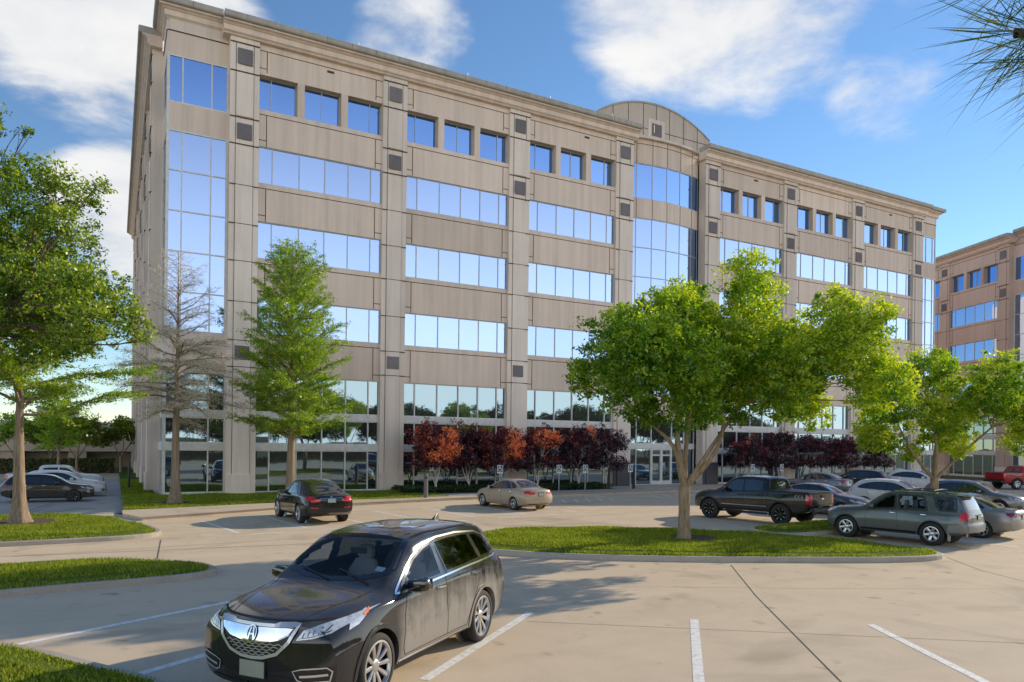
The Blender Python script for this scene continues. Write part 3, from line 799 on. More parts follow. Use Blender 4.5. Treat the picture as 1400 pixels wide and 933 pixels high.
# ------------------------------------------------------------------ vehicles
def car_paint(name, col, rough=.28, metal=.0, dust=0.0, dustcol=(.30, .26, .21), doors=None):
    t = NT(name); b = t.bsdf(Roughness=rough, Metallic=metal); b.inputs['Coat Weight'].default_value = .6; b.inputs['Coat Roughness'].default_value = .03; b.inputs['Specular IOR Level'].default_value = .3
    c = t.coord(); fl = t.noise(c, 700, 2)
    base = t.ramp(fl, [(.3, tuple(x*.85 for x in col)), (.7, tuple(min(1, x*1.2) for x in col))])
    n = t.noise(c, 2.2, 6, .7, .6); st = t.noise(t.coord(scale=(7, 7, .8)), 1.0, 5, .7)
    g = t.n('ShaderNodeNewGeometry'); sp = t.n('ShaderNodeSeparateXYZ'); t.l(g.outputs['Position'], sp.inputs[0])
    low = t.n('ShaderNodeMapRange'); t.l(sp.outputs[2], low.inputs[0]); low.inputs[1].default_value = 1.15; low.inputs[2].default_value = .25; low.inputs[3].default_value = .42; low.inputs[4].default_value = 1
    f = t.math('MULTIPLY', t.math('ADD', t.math('MULTIPLY', n, 1.1), t.math('MULTIPLY', st, .9)), low.outputs[0])
    f = t.math('MULTIPLY', t.ramp(f, [(.34, (0, 0, 0)), (.44, (.4, .4, .4)), (.74, (1, 1, 1))]), dust)
    if doors:
        so_ = t.n('ShaderNodeSeparateXYZ'); t.l(c, so_.inputs[0])
        def band(v, lo, hi):
            r = t.n('ShaderNodeMapRange'); r.interpolation_type = 'SMOOTHSTEP'; t.l(v, r.inputs[0]); r.inputs[1].default_value = lo; r.inputs[2].default_value = hi; return r.outputs[0]
        msk = t.math('MULTIPLY', t.math('MULTIPLY', band(so_.outputs[0], doors[0]-.3, doors[0]+.25), band(so_.outputs[0], doors[1]+.15, doors[1]-.2)), band(so_.outputs[2], 1.22, .85))
        f = t.math('MULTIPLY', f, t.math('ADD', t.math('MULTIPLY', msk, .92), .08))
    nz = t.n('ShaderNodeSeparateXYZ'); t.l(g.outputs['Normal'], nz.inputs[0])
    upf = t.math('MULTIPLY', t.math('MULTIPLY', t.math('MAXIMUM', nz.outputs[2], 0), t.ramp(n, [(.25, (.2, .2, .2)), (.7, (1, 1, 1))])), dust*.30)
    f = t.math('MAXIMUM', f, upf)
    t.l(t.mix(f, base, dustcol), b.inputs['Base Color'])
    t.l(t.math('ADD', t.math('MULTIPLY', f, .45), rough), b.inputs['Roughness'])
    t.l(t.math('MULTIPLY', t.math('SUBTRACT', 1, t.math('MULTIPLY', f, .8)), .6), b.inputs['Coat Weight'])
    return t.mat
def clear_glass(name, tint, refl=.12):
    t = NT(name)
    tr = t.n('ShaderNodeBsdfTransparent'); tr.inputs[0].default_value = (*tint, 1)
    g = t.n('ShaderNodeBsdfGlossy'); g.inputs['Roughness'].default_value = .01
    lw = t.n('ShaderNodeLayerWeight'); lw.inputs[0].default_value = .25
    f = t.math('ADD', t.math('MULTIPLY', lw.outputs['Fresnel'], .6), refl, True)
    ms = t.n('ShaderNodeMixShader'); t.l(f, ms.inputs[0]); t.l(tr.outputs[0], ms.inputs[1]); t.l(g.outputs[0], ms.inputs[2]); t.l(ms.outputs[0], t.out.inputs[0])
    return t.mat
MAT['tyre'] = plain('tyre_rubber', (.022, .021, .021), .8, bump=.1)
MAT['trim'] = plain('black_trim', (.018, .018, .019), .45)
MAT['gloss_black'] = plain('gloss_black', (.008, .008, .009), .12, coat=1)
MAT['arch'] = plain('arch_liner', (.012, .012, .012), .9)
MAT['chrome'] = plain('chrome', (.75, .76, .78), .12, 1, var=.03)
MAT['satin'] = plain('satin_silver', (.62, .63, .65), .32, .55, var=.04)
MAT['alloy'] = plain('alloy', (.58, .58, .58), .28, .85, var=.08)
MAT['alloy_dark'] = plain('dark_alloy', (.03, .03, .03), .3, .6)
MAT['plate'] = plain('plate', (.30, .32, .26), .5)
MAT['plate_pale'] = plain('plate_face', (.36, .46, .40), .5)
MAT['lens_red'] = plain('red_lens', (.55, .012, .012), .12, coat=1)
MAT['lens_dark_red'] = plain('dark_red_lens', (.22, .008, .01), .12, coat=1)
MAT['lens_amber'] = plain('amber_lens', (.8, .22, .03), .2, coat=1)
MAT['lens_clear'] = plain('clear_lens', (.62, .65, .68), .1, .35, coat=1, var=.3, scale=18)
MAT['tint'] = plain('tinted_glass', (.010, .013, .016), .03, spec=.9, coat=1)
MAT['auto_glass'] = clear_glass('windscreen_glass', (.70, .80, .88), .035)
MAT['auto_glass_dark'] = clear_glass('privacy_glass', (.20, .23, .24), .05)
MAT['seat'] = plain('seat_cloth', (.34, .31, .27), .8)
MAT['dash'] = plain('dashboard', (.05, .05, .055), .6)
MAT['white_paint'] = plain('white_plate', (.75, .75, .75), .4)

def interp(curve, x):
    """monotone cubic through (x, value) pairs"""
    xs = np.array([c[0] for c in curve], float); ys = np.array([c[1] for c in curve], float)
    h = np.diff(xs); d = np.diff(ys)/h; n = len(xs)
    m = np.zeros(n); m[0] = d[0]; m[-1] = d[-1]
    for k in range(1, n-1):
        if d[k-1]*d[k] > 0:
            w1, w2 = 2*h[k]+h[k-1], h[k]+2*h[k-1]; m[k] = (w1+w2)/(w1/d[k-1]+w2/d[k])
    x = np.clip(np.asarray(x, float), xs[0], xs[-1]); i = np.clip(np.searchsorted(xs, x, 'right')-1, 0, n-2)
    t = (x-xs[i])/h[i]
    return (2*t**3-3*t**2+1)*ys[i] + (t**3-2*t**2+t)*h[i]*m[i] + (-2*t**3+3*t**2)*ys[i+1] + (t**3-t**2)*h[i]*m[i+1]

def catmull(P, sub):
    """P (rows,2) -> smooth rows"""
    P = np.asarray(P, float); n = len(P); out = []
    for k in range(n-1):
        a = P[max(k-1, 0)]; b = P[k]; c = P[k+1]; d = P[min(k+2, n-1)]
        for j in range(sub):
            t = j/sub
            m1 = (c-a)*.42; m2 = (d-b)*.42
            lim = np.linalg.norm(c-b)
            for mm in (m1, m2):
                l = np.linalg.norm(mm)
                if l > lim: mm *= lim/l
            out.append((2*t**3-3*t**2+1)*b + (t**3-2*t**2+t)*m1 + (-2*t**3+3*t**2)*c + (t**3-t**2)*m2)
    out.append(P[-1]); return np.array(out)

class Car:
    SUB = 6
    def __init__(s, sp, fine=1.0):
        s.sp = sp; s.L = L = sp['L']; s.fine = fine
        ends = [0, .03, .07, .12, .18, .26, .34]
        n = int((L-.68)/(.055/fine))
        xs = ends + list(np.linspace(.40, L-.40, n)) + [L-e for e in ends[::-1]]
        xs = sorted(set(np.round(xs + sp.get('extra', []), 4)))
        s.xs = xs; rows = []
        zc = interp(sp['zc'], xs); zb = interp(sp['zb'], xs); yb = interp(sp['yb'], xs); ym = interp(sp['ym'], xs)
        ye = interp(sp['ye'], xs); ke = interp(sp['ke'], xs); z0 = interp(sp['z0'], xs)
        for k, x in enumerate(xs):
            zm = z0[k] + (zb[k]-z0[k])*sp.get('km', .50); ze = zb[k] + (zc[k]-zb[k])*ke[k]
            pts = [(0, z0[k]), (ym[k]*.80, z0[k]), (ym[k]*.955, z0[k]+.06), (ym[k], zm), (yb[k]*.45+ym[k]*.55, zm+(zb[k]-zm)*.66),
                   (yb[k], zb[k]), (yb[k]*.45+ye[k]*.55, zb[k]*.42+ze*.58), (ye[k], ze), (ye[k]*.80, ze+(zc[k]-ze)*.58), (ye[k]*.42, ze+(zc[k]-ze)*.90), (0, zc[k])]
            rows.append(catmull(pts, s.SUB))
        A = np.array(rows)                                          # (stations, rows, 2)
        K, J, _ = A.shape
        X = np.repeat(np.array(xs)[:, None], J, 1)
        W = max(ym)
        fr = np.clip((X-(L-1.0))/1.0, 0, 1)**1.5; rr = np.clip((.8-X)/.8, 0, 1)**1.5
        u = (np.abs(A[:, :, 0])/W)
        X = X - sp.get('sf', .28)*fr*u**2.4 + sp.get('sr', .14)*rr*u**2.4
        X = X + fr*interp(sp.get('nf', [(0, 0), (2, 0)]), A[:, :, 1]) + rr*interp(sp.get('nr', [(0, 0), (2, 0)]), A[:, :, 1])
        left = np.dstack([X, A[:, :, 0], A[:, :, 1]])
        right = left*np.array([1, -1, 1])
        # full ring: left bottom->top, right top->bottom
        ring = np.concatenate([left, right[:, -2:0:-1]], 1)
        K, N, _ = ring.shape
        V = ring.reshape(-1, 3); F = []
        for k in range(K-1):
            for j in range(N):
                l = (j+1) % N; F.append((k*N+j, k*N+l, (k+1)*N+l, (k+1)*N+j))
        V = [tuple(v) for v in V]
        s.nside = len(V)
        for k, sgn in ((0, -1), (K-1, 1)):                          # fascia: ladder between both sides
            cols = 14; base = len(V); lay = []
            for j in range(J):
                a = left[k, j]; row = []
                for c in range(cols+1):
                    t = 1 - 2*c/cols
                    if c == 0: row.append(k*N+j); continue
                    if c == cols: row.append(k*N + (0 if j == 0 else (J-1 if j == J-1 else N-j))); continue
                    y = a[1]*t; uu = abs(y)/W; ua = abs(a[1])/W
                    x = a[0] + (sp.get('sf', .28)*(ua**2.4-uu**2.4) if sgn > 0 else -sp.get('sr', .14)*(ua**2.4-uu**2.4))
                    V.append((x, y, a[2])); row.append(len(V)-1)
                lay.append(row)
            for j in range(J-1):
                for c in range(cols):
                    q = [lay[j][c], lay[j][c+1], lay[j+1][c+1], lay[j+1][c]]
                    q2 = []
                    for i in q:
                        if i not in q2: q2.append(i)
                    if len(q2) >= 3: F.append(tuple(q2 if sgn > 0 else q2[::-1]))
        s.V = np.array(V); s.F = F
        s.bvh = BVHTree.FromPolygons([Vector(v) for v in V], F)
        s.wheels = sp['wheels']                                      # (x, r_arch)
    def hit(s, axis, p, q):
        if axis in 'LR':
            sg = 1 if axis == 'L' else -1
            h = s.bvh.ray_cast(Vector((p, 3*sg, q)), Vector((0, -sg, 0)))
        elif axis in 'FB':
            sg = 1 if axis == 'F' else -1
            h = s.bvh.ray_cast(Vector((s.L/2 + 6*sg, p, q)), Vector((-sg, 0, 0)))
        else:
            h = s.bvh.ray_cast(Vector((p, q, 4)), Vector((0, 0, -1)))
        return h
    def project(s, axis, pts, eps):
        out = []
        for p, q in pts:
            h = s.hit(axis, p, q)
            if h[0] is None: out.append(None); continue
            n = h[1]
            d = {'L': (0, 1, 0), 'R': (0, -1, 0), 'F': (1, 0, 0), 'B': (-1, 0, 0), 'T': (0, 0, 1)}[axis]
            if n.dot(Vector(d)) < 0: n = -n
            out.append(tuple(h[0] + n*eps))
        return out
    def decal(s, name, axis, poly, mat, parent, eps=.006, grid=.05, rnd=0, mirror=False, thick=0):
        if mirror:
            if axis in 'LR': s.decal(name, 'R' if axis == 'L' else 'L', poly, mat, parent, eps, grid, rnd, False, thick)
            else: s.decal(name, axis, [(-a, b) if axis in 'FB' else (a, -b) for a, b in poly], mat, parent, eps, grid, rnd, False, thick)
        if rnd: poly = smooth_poly(poly, rnd)
        V = []
        n = len(poly)
        for k in range(n):
            a = Vector(poly[k]); b = Vector(poly[(k+1) % n]); m = max(1, int((b-a).length/grid))
            for j in range(m): V.append(a + (b-a)*j/m)
        nb = len(V)
        x0, x1 = min(v.x for v in V), max(v.x for v in V); y0, y1 = min(v.y for v in V), max(v.y for v in V)
        gx = np.arange(x0+grid*.6, x1, grid); gy = np.arange(y0+grid*.6, y1, grid)
        if len(gx) and len(gy):
            GX, GY = np.meshgrid(gx, gy); GX, GY = GX.ravel(), GY.ravel()
            k = inside(GX, GY, [(v.x, v.y) for v in V[:nb]])
            bd = np.array([(v.x, v.y) for v in V[:nb]])
            for gx_, gy_ in zip(GX[k], GY[k]):
                if np.min((bd[:, 0]-gx_)**2 + (bd[:, 1]-gy_)**2) > (grid*.45)**2: V.append(Vector((gx_, gy_)))
        r = delaunay_2d_cdt(V, [(k, (k+1) % nb) for k in range(nb)], [], 1, 1e-5)
        P = s.project(axis, [(v.x, v.y) for v in r[0]], eps)
        mb = MB(); mb.v = [p if p else (0, 0, 0) for p in P]
        for f in r[2]:
            if all(P[i] is not None for i in f): mb.f.append(tuple(f)); mb.m.append(0)
        return mb.build(name, mat, parent, smooth='all')
    def line(s, mb, axis, pts, w, eps=.004, step=.05, mi=0, closed=False):
        pts = [Vector(p) for p in pts] + ([Vector(pts[0])] if closed else [])
        d = []
        for k in range(len(pts)-1):
            m = max(1, int((pts[k+1]-pts[k]).length/step))
            d += [pts[k] + (pts[k+1]-pts[k])*j/m for j in range(m)]
        d.append(pts[-1])
        P = []
        for k, p in enumerate(d):
            a, b = d[max(k-1, 0)], d[min(k+1, len(d)-1)]
            if closed and k == 0: a = d[-2]
            if closed and k == len(d)-1: b = d[1]
            t = (b-a).normalized(); n = Vector((-t.y, t.x))*w/2
            P += [tuple(p-n), tuple(p+n)]
        Q = s.project(axis, P, eps)
        for k in range(len(d)-1):
            q = [Q[2*k], Q[2*k+1], Q[2*k+3], Q[2*k+2]]
            if all(x is not None for x in q): mb.face(q, mi)
    def body(s, mat, parent, cuts=()):
        V = s.V.copy(); F = s.F; W = np.abs(V[:, 1]).max()
        ins = np.zeros(len(V), bool)
        for wx, wz, ra in s.wheels:
            d = np.hypot(V[:, 0]-wx, V[:, 2]-wz); side = np.abs(V[:, 1]) > W*.62
            ins |= (d < ra) & side
        keep = [f for f in F if not all(ins[i] for i in f)]
        used = set(i for f in keep for i in f if ins[i])
        for i in used:
            for wx, wz, ra in s.wheels:
                dx, dz = V[i, 0]-wx, V[i, 2]-wz; d = math.hypot(dx, dz)
                if d < ra and d > 1e-4 and abs(V[i, 1]) > W*.62: V[i, 0] = wx+dx*ra/d; V[i, 2] = wz+dz*ra/d
        for axis, poly in cuts:
            P = {'L': (0, 2), 'R': (0, 2), 'F': (1, 2), 'B': (1, 2), 'T': (0, 1)}[axis]
            k = inside(V[:, P[0]], V[:, P[1]], poly)
            if axis == 'L': k &= V[:, 1] > .3
            if axis == 'R': k &= V[:, 1] < -.3
            if axis == 'F': k &= V[:, 0] > s.L*.55
            if axis == 'T': k &= V[:, 2] > .9
            if axis == 'B': k &= V[:, 0] < s.L*.3
            keep = [f for f in keep if not all(k[i] for i in f)]
        mb = MB(); mb.v = [tuple(v) for v in V]; mb.f = keep; mb.m = [0]*len(keep)
        return mb.build('body', mat, parent, smooth=True)

def lathe(mb, prof, n=32, m=0, cy=0, sg=1):
    """profile (radius, offset along axle) about the y axis"""
    i = len(mb.v)
    for r, o in prof:
        for k in range(n):
            a = 2*PI*k/n; mb.v.append((r*math.cos(a), sg*o + cy, r*math.sin(a)))
    for p in range(len(prof)-1):
        for k in range(n):
            l = (k+1) % n; mb.f.append((i+p*n+k, i+p*n+l, i+(p+1)*n+l, i+(p+1)*n+k)); mb.m.append(m)

WHEELS = {}
def wheel_meshes(r, w, style):
    key = (r, w, style)
    if key in WHEELS: return WHEELS[key]
    rr, n, kind, rimmat = style
    t = MB(); ri = r*rr; h = w/2
    lathe(t, [(ri-.01, -h*.8), (ri+.02, -h), (r-.035, -h*.98), (r-.008, -h*.8), (r, -h*.5), (r, -h*.17), (r-.008, -h*.15), (r-.008, -h*.08), (r, -h*.06), (r, h*.06), (r-.008, h*.08), (r-.008, h*.15), (r, h*.17), (r, h*.5), (r-.008, h*.8), (r-.035, h*.98), (ri+.02, h), (ri-.01, h*.8)], 40)
    to = t.build('tyre', MAT['tyre'], None, smooth=True)
    g = MB()
    lathe(g, [(ri+.012, h*.93), (ri-.012, h*.96), (ri-.026, h*.78), (ri-.03, h*.6)], 40, 0)
    lathe(g, [(ri-.03, h*.18), (.0, h*.1)], 24, 1)
    lathe(g, [(.055, h*.70), (.075, h*.62), (.075, h*.1)], 16, 0); lathe(g, [(0, h*.72), (.045, h*.72), (.055, h*.70)], 16, 0)
    def spoke(a, w0, w1, r0, r1, d0, d1, m=0):
        ca, sa = math.cos(a), math.sin(a)
        P = lambda rad, t_, y: (rad*ca - t_*sa, y, rad*sa + t_*ca)
        i = len(g.v)
        for rad, ww, y in ((r0, w0, d0), ((r0+r1)/2, (w0+w1)/2, (d0+d1)/2+.008), (r1, w1, d1)):
            g.v += [P(rad, -ww/2, y-.012), P(rad, -ww*.28, y), P(rad, ww*.28, y), P(rad, ww/2, y-.012), P(rad, ww/2, y-.05), P(rad, -ww/2, y-.05)]
        for k in range(2):
            for j in range(6):
                l = (j+1) % 6; g.f.append((i+k*6+j, i+k*6+l, i+k*6+6+l, i+k*6+6+j)); g.m.append(m)
    for k in range(n):
        a = 2*PI*k/n + .2
        if kind == 'twin':
            spoke(a-.13, .034, .030, .06, ri-.012, h*.66, h*.86); spoke(a+.13, .034, .030, .06, ri-.012, h*.66, h*.86)
        elif kind == 'split':
            spoke(a-.07, .05, .02, .05, ri-.012, h*.62, h*.86); spoke(a+.16, .03, .02, .06, ri-.012, h*.60, h*.84)
        elif kind == 'wide':
            spoke(a, .085, .105, .05, ri-.012, h*.6, h*.84)
        elif kind == 'ten':
            spoke(a, .036, .062, .05, ri-.012, h*.60, h*.86)
        else:
            spoke(a, .05, .055, .05, ri-.012, h*.62, h*.86)
        if kind == 'dark':
            spoke(a, .022, .03, ri*.55, ri-.03, h*.76, h*.885, 2)
    go = g.build('rim', [MAT[rimmat], MAT['arch'], MAT['alloy']], None, smooth=True)
    res = (to.data, go.data)
    bpy.data.objects.remove(to); bpy.data.objects.remove(go)
    WHEELS[key] = res
    return res

def add_wheels(car, root, r, w, track, style, lip=.03, lipmat='trim'):
    tm, gm = wheel_meshes(r, w, style)
    W = track/2
    for wx, wz, ra in car.wheels:
        for sg in (1, -1):
            e = bpy.data.objects.new('wheel', None); C.objects.link(e); e.parent = root
            e.location = (wx, sg*(W-w/2), r); e.empty_display_size = .1
            e.rotation_euler = (0, .37*wx, 0 if sg > 0 else PI)
            link('tyre', tm, e); link('rim', gm, e)
            m = MB(); n = 22                                        # liner + arch lip
            def ring(ra_, y): return [(wx+ra_*math.cos(PI*1.12*k/n-.06*PI), y, wz+ra_*math.sin(PI*1.12*k/n-.06*PI)) for k in range(n+1)]
            def sy(p, e_=.012):
                h = car.bvh.ray_cast(Vector((p[0], 3*sg, p[2])), Vector((0, -sg, 0)))
                return (abs(h[0].y)+e_)*sg if h[0] is not None else None
            a = ring(ra-.004, sg*(W-w-.12)); b = ring(ra-.004, sg*(W-.02)); 
            for k in range(n): m.face([a[k], a[k+1], b[k+1], b[k]], 0)
            m.face([(wx, sg*(W-w-.10), wz)] + [(p[0], sg*(W-w-.10), p[2]) for p in a], 0)
            i0, o0 = ring(ra-.012, 0), ring(ra+lip, 0)
            for k in range(n):
                q = []
                for p in (i0[k], i0[k+1], o0[k+1], o0[k]):
                    y = sy((p[0], 0, max(p[2], .26)))
                    q.append(None if y is None else (p[0], y, p[2]))
                if all(q):
                    m.face(q, 1)
                    m.face([q[0], q[1], (q[1][0], q[1][1]-sg*.09, q[1][2]), (q[0][0], q[0][1]-sg*.09, q[0][2])], 1)
                    m.face([q[3], q[2], (q[2][0], q[2][1]-sg*.02, q[2][2]), (q[3][0], q[3][1]-sg*.02, q[3][2])], 1)
            m.build('wheel_arch', [MAT['arch'], MAT[lipmat] if isinstance(lipmat, str) else lipmat], root, smooth=True)

def inset(poly, d):
    return offset_poly(ccw(poly), d)

def mirrors(car, root, x, z, mat, out=.2):
    for sg in (1, -1):
        h = car.bvh.ray_cast(Vector((x, 3*sg, z)), Vector((0, -sg, 0)))
        y = abs(h[0].y)
        m = MB()
        secs = [(-.02, .05, .06), (.06, .085, .075), (.16, .10, .085), (.225, .085, .07), (.245, .05, .045)]
        i = 0; n = 10
        for (o, a, b) in secs:
            for k in range(n):
                t = 2*PI*k/n
                c_, s_ = math.cos(t), math.sin(t)
                c_ = math.copysign(abs(c_)**.7, c_); s_ = math.copysign(abs(s_)**.7, s_)
                m.v.append((x - .0 + a*c_ - o*.12, sg*(y+o), z+.07 + b*s_ + o*.1))
        for q in range(len(secs)-1):
            for k in range(n):
                l = (k+1) % n; m.f.append((q*n+k, q*n+l, (q+1)*n+l, (q+1)*n+k)); m.m.append(0)
        m.f.append(tuple(range(n))); m.m.append(0); m.f.append(tuple((len(secs)-1)*n+k for k in range(n))); m.m.append(0)
        o = m.build('wing_mirror', mat, root, smooth=True)
        g = MB(); g.face([(x-.115-.02, sg*(y+.03), z+.02), (x-.125-.02, sg*(y+.22), z+.03), (x-.125-.02, sg*(y+.22), z+.15), (x-.115-.02, sg*(y+.03), z+.14)])
        g.build('mirror_glass', MAT['tint'], o)

def handle(car, root, x, z, mat, sides='LR', w=.2):
    for ax in sides:
        sg = 1 if ax == 'L' else -1
        h = car.bvh.ray_cast(Vector((x, 3*sg, z)), Vector((0, -sg, 0))); y = abs(h[0].y)
        m = MB(); m.tube([(x-w/2, sg*(y+.0), z-.004), (x-w/2+.03, sg*(y+.028), z), (x+w/2-.03, sg*(y+.028), z+.004), (x+w/2, sg*(y+.0), z+.008)], [.012, .015, .015, .012], 6)
        o = m.build('door_handle', mat, root, smooth=True)

def plate(root, x, y, z, sg, mat, w=.31, h=.155, tilt=0):
    m = MB(); m.box(x-(.012 if sg < 0 else 0), x+(0 if sg < 0 else .012), y-w/2, y+w/2, z-h/2, z+h/2, 0)
    m.box(x-.004 if sg > 0 else x-.008, x+.008 if sg > 0 else x+.004, y-w/2-.012, y+w/2+.012, z-h/2-.012, z+h/2+.012, 1)
    return m.build('licence_plate', [mat, MAT['trim']], root)
# ------------------------------------------------------------------ vehicle shapes (x from the rear bumper to the nose)
SP = {}
SP['mdx'] = dict(L=4.92, km=.52, sf=.30, sr=.16,
 zc=[(0, .90), (.05, 1.04), (.12, 1.12), (.34, 1.42), (.50, 1.585), (.75, 1.665), (1.5, 1.715), (2.2, 1.715), (2.75, 1.65), (3.1, 1.50), (3.45, 1.29), (3.68, 1.165), (3.85, 1.125), (4.3, 1.075), (4.6, 1.03), (4.8, .985), (4.92, .95)],
 zb=[(0, .84), (.3, 1.08), (1, 1.09), (2, 1.06), (3, 1.03), (3.7, 1.015), (4.3, .97), (4.7, .90), (4.92, .82)],
 yb=[(0, .78), (.15, .84), (.5, .88), (1.2, .915), (2.5, .925), (3.6, .915), (4.2, .88), (4.6, .85), (4.8, .83), (4.92, .81)],
 ym=[(0, .86), (.2, .92), (.6, .965), (1.2, .975), (2.0, .955), (3.0, .955), (3.9, .97), (4.3, .965), (4.6, .94), (4.8, .915), (4.92, .89)],
 ye=[(0, .70), (.4, .63), (1, .655), (2.2, .665), (2.9, .68), (3.4, .73), (3.8, .78), (4.3, .75), (4.7, .73), (4.92, .71)],
 ke=[(0, .6), (.5, .86), (2.8, .88), (3.4, .86), (3.75, .72), (4.3, .66), (4.92, .6)],
 z0=[(0, .44), (.3, .32), (1, .24), (4, .24), (4.6, .23), (4.92, .27)],
 nf=[(.2, -.10), (.35, -.03), (.55, .0), (.75, .0), (.92, -.05), (1.1, -.1)], nr=[(.3, .10), (.55, 0), (.85, .01), (1.1, .02)],
 wheels=[(1.14, .37, .425), (3.96, .37, .425)])
SP['coupe_suv'] = dict(L=4.88, km=.52, sf=.30, sr=.16,
 zc=[(0, 1.0), (.06, 1.10), (.2, 1.14), (.45, 1.22), (1.0, 1.44), (1.6, 1.62), (2.2, 1.685), (2.7, 1.65), (3.05, 1.51), (3.5, 1.26), (3.72, 1.14), (4.3, 1.06), (4.7, .95), (4.88, .86)],
 zb=[(0, .92), (.3, 1.09), (1, 1.11), (2, 1.07), (3, 1.03), (3.7, 1.01), (4.3, .96), (4.7, .87), (4.88, .78)],
 yb=[(0, .80), (.15, .86), (.5, .90), (1.2, .925), (2.5, .92), (3.6, .91), (4.2, .87), (4.6, .80), (4.88, .66)],
 ym=[(0, .88), (.2, .95), (.6, .99), (1.2, .985), (2.0, .955), (3.0, .955), (3.9, .975), (4.3, .96), (4.6, .91), (4.88, .76)],
 ye=[(0, .72), (.4, .64), (1, .63), (2.2, .63), (2.9, .65), (3.4, .71), (3.8, .76), (4.3, .70), (4.88, .5)],
 ke=[(0, .6), (.3, .6), (.8, .84), (2.8, .88), (3.4, .86), (3.75, .72), (4.88, .6)],
 z0=[(0, .46), (.3, .34), (1, .25), (4, .25), (4.88, .28)],
 nr=[(.3, .10), (.6, 0), (.9, .0), (1.1, .04)], wheels=[(1.10, .385, .43), (4.02, .385, .43)])
SP['sedan'] = dict(L=4.80, km=.52, sf=.34, sr=.20,
 zc=[(0, .93), (.06, 1.02), (.3, 1.06), (.72, 1.10), (1.1, 1.26), (1.5, 1.41), (2.0, 1.47), (2.5, 1.455), (2.85, 1.36), (3.3, 1.12), (3.55, 1.0), (3.8, .965), (4.3, .89), (4.65, .79), (4.80, .70)],
 zb=[(0, .86), (.3, .99), (1, .98), (2, .93), (3, .90), (3.6, .89), (4.3, .82), (4.65, .72), (4.80, .63)],
 yb=[(0, .68), (.15, .76), (.5, .82), (1.2, .855), (2.5, .865), (3.6, .85), (4.2, .80), (4.6, .70), (4.80, .54)],
 ym=[(0, .80), (.2, .87), (.6, .905), (1.2, .915), (2.0, .90), (3.0, .90), (3.9, .91), (4.3, .89), (4.6, .82), (4.80, .66)],
 ye=[(0, .60), (.6, .60), (1.2, .58), (2.0, .58), (2.8, .60), (3.3, .68), (3.6, .72), (4.3, .64), (4.80, .42)],
 ke=[(0, .6), (.6, .55), (1.1, .82), (2.7, .86), (3.3, .82), (3.6, .7), (4.80, .6)],
 z0=[(0, .36), (.3, .27), (1, .2), (4, .2), (4.80, .24)],
 nr=[(.3, .06), (.55, 0), (.9, .03)], wheels=[(1.06, .32, .365), (3.79, .32, .365)])
SP['boxy'] = dict(L=4.80, km=.52, sf=.26, sr=.12,
 zc=[(0, .98), (.05, 1.12), (.10, 1.22), (.30, 1.60), (.42, 1.71), (.7, 1.745), (1.5, 1.765), (2.3, 1.75), (2.65, 1.68), (3.0, 1.46), (3.28, 1.24), (3.45, 1.165), (3.7, 1.14), (4.3, 1.09), (4.6, 1.03), (4.8, .94)],
 zb=[(0, .92), (.3, 1.10), (1, 1.10), (2, 1.07), (3, 1.06), (3.7, 1.05), (4.3, 1.0), (4.65, .93), (4.8, .84)],
 yb=[(0, .78), (.15, .83), (.5, .86), (1.2, .865), (2.5, .87), (3.6, .86), (4.2, .84), (4.6, .80), (4.8, .72)],
 ym=[(0, .86), (.2, .91), (.6, .935), (1.2, .935), (2.0, .91), (3.0, .91), (3.9, .94), (4.3, .935), (4.6, .90), (4.8, .80)],
 ye=[(0, .74), (.4, .70), (1, .70), (2.2, .70), (2.8, .70), (3.2, .74), (3.5, .76), (4.3, .72), (4.8, .6)],
 ke=[(0, .6), (.4, .88), (2.6, .9), (3.2, .86), (3.5, .72), (4.8, .6)],
 z0=[(0, .50), (.3, .42), (1, .34), (4, .34), (4.8, .36)],
 nr=[(.4, -.02), (.7, -.03), (.8, .0), (1.1, .02)], wheels=[(1.12, .39, .445), (3.91, .39, .445)])
SP['pickup'] = dict(L=5.75, km=.56, sf=.22, sr=.04,
 zc=[(0, 1.36), (.06, 1.40), (.2, 1.41), (1.0, 1.41), (1.80, 1.42), (1.86, 1.60), (1.95, 1.86), (2.1, 1.93), (2.8, 1.96), (3.3, 1.94), (3.7, 1.84), (4.05, 1.58), (4.3, 1.40), (4.45, 1.34), (5.0, 1.29), (5.5, 1.20), (5.75, 1.08)],
 zb=[(0, 1.30), (.2, 1.36), (1.0, 1.36), (1.8, 1.34), (2.5, 1.30), (3.5, 1.26), (4.4, 1.22), (5.2, 1.16), (5.6, 1.08), (5.75, .98)],
 yb=[(0, .92), (.15, .94), (1, .945), (2.5, .945), (4.4, .93), (5.2, .90), (5.6, .84), (5.75, .76)],
 ym=[(0, .96), (.15, .98), (.7, .985), (1.3, 1.0), (2.0, .985), (3.4, .985), (4.4, 1.0), (5.2, .985), (5.55, .93), (5.75, .84)],
 ye=[(0, .90), (1.8, .90), (1.95, .70), (2.8, .71), (3.6, .72), (4.1, .77), (4.4, .82), (5.2, .78), (5.75, .66)],
 ke=[(0, .6), (1.8, .6), (1.95, .88), (3.6, .9), (4.2, .84), (4.45, .7), (5.75, .6)],
 z0=[(0, .62), (.3, .55), (1, .48), (4.5, .46), (5.75, .46)], extra=[1.82, 1.84, 1.88, 1.91],
 nr=[(.5, .1), (.78, .1), (.80, 0), (1.4, 0)], wheels=[(1.28, .44, .51), (4.72, .44, .51)])
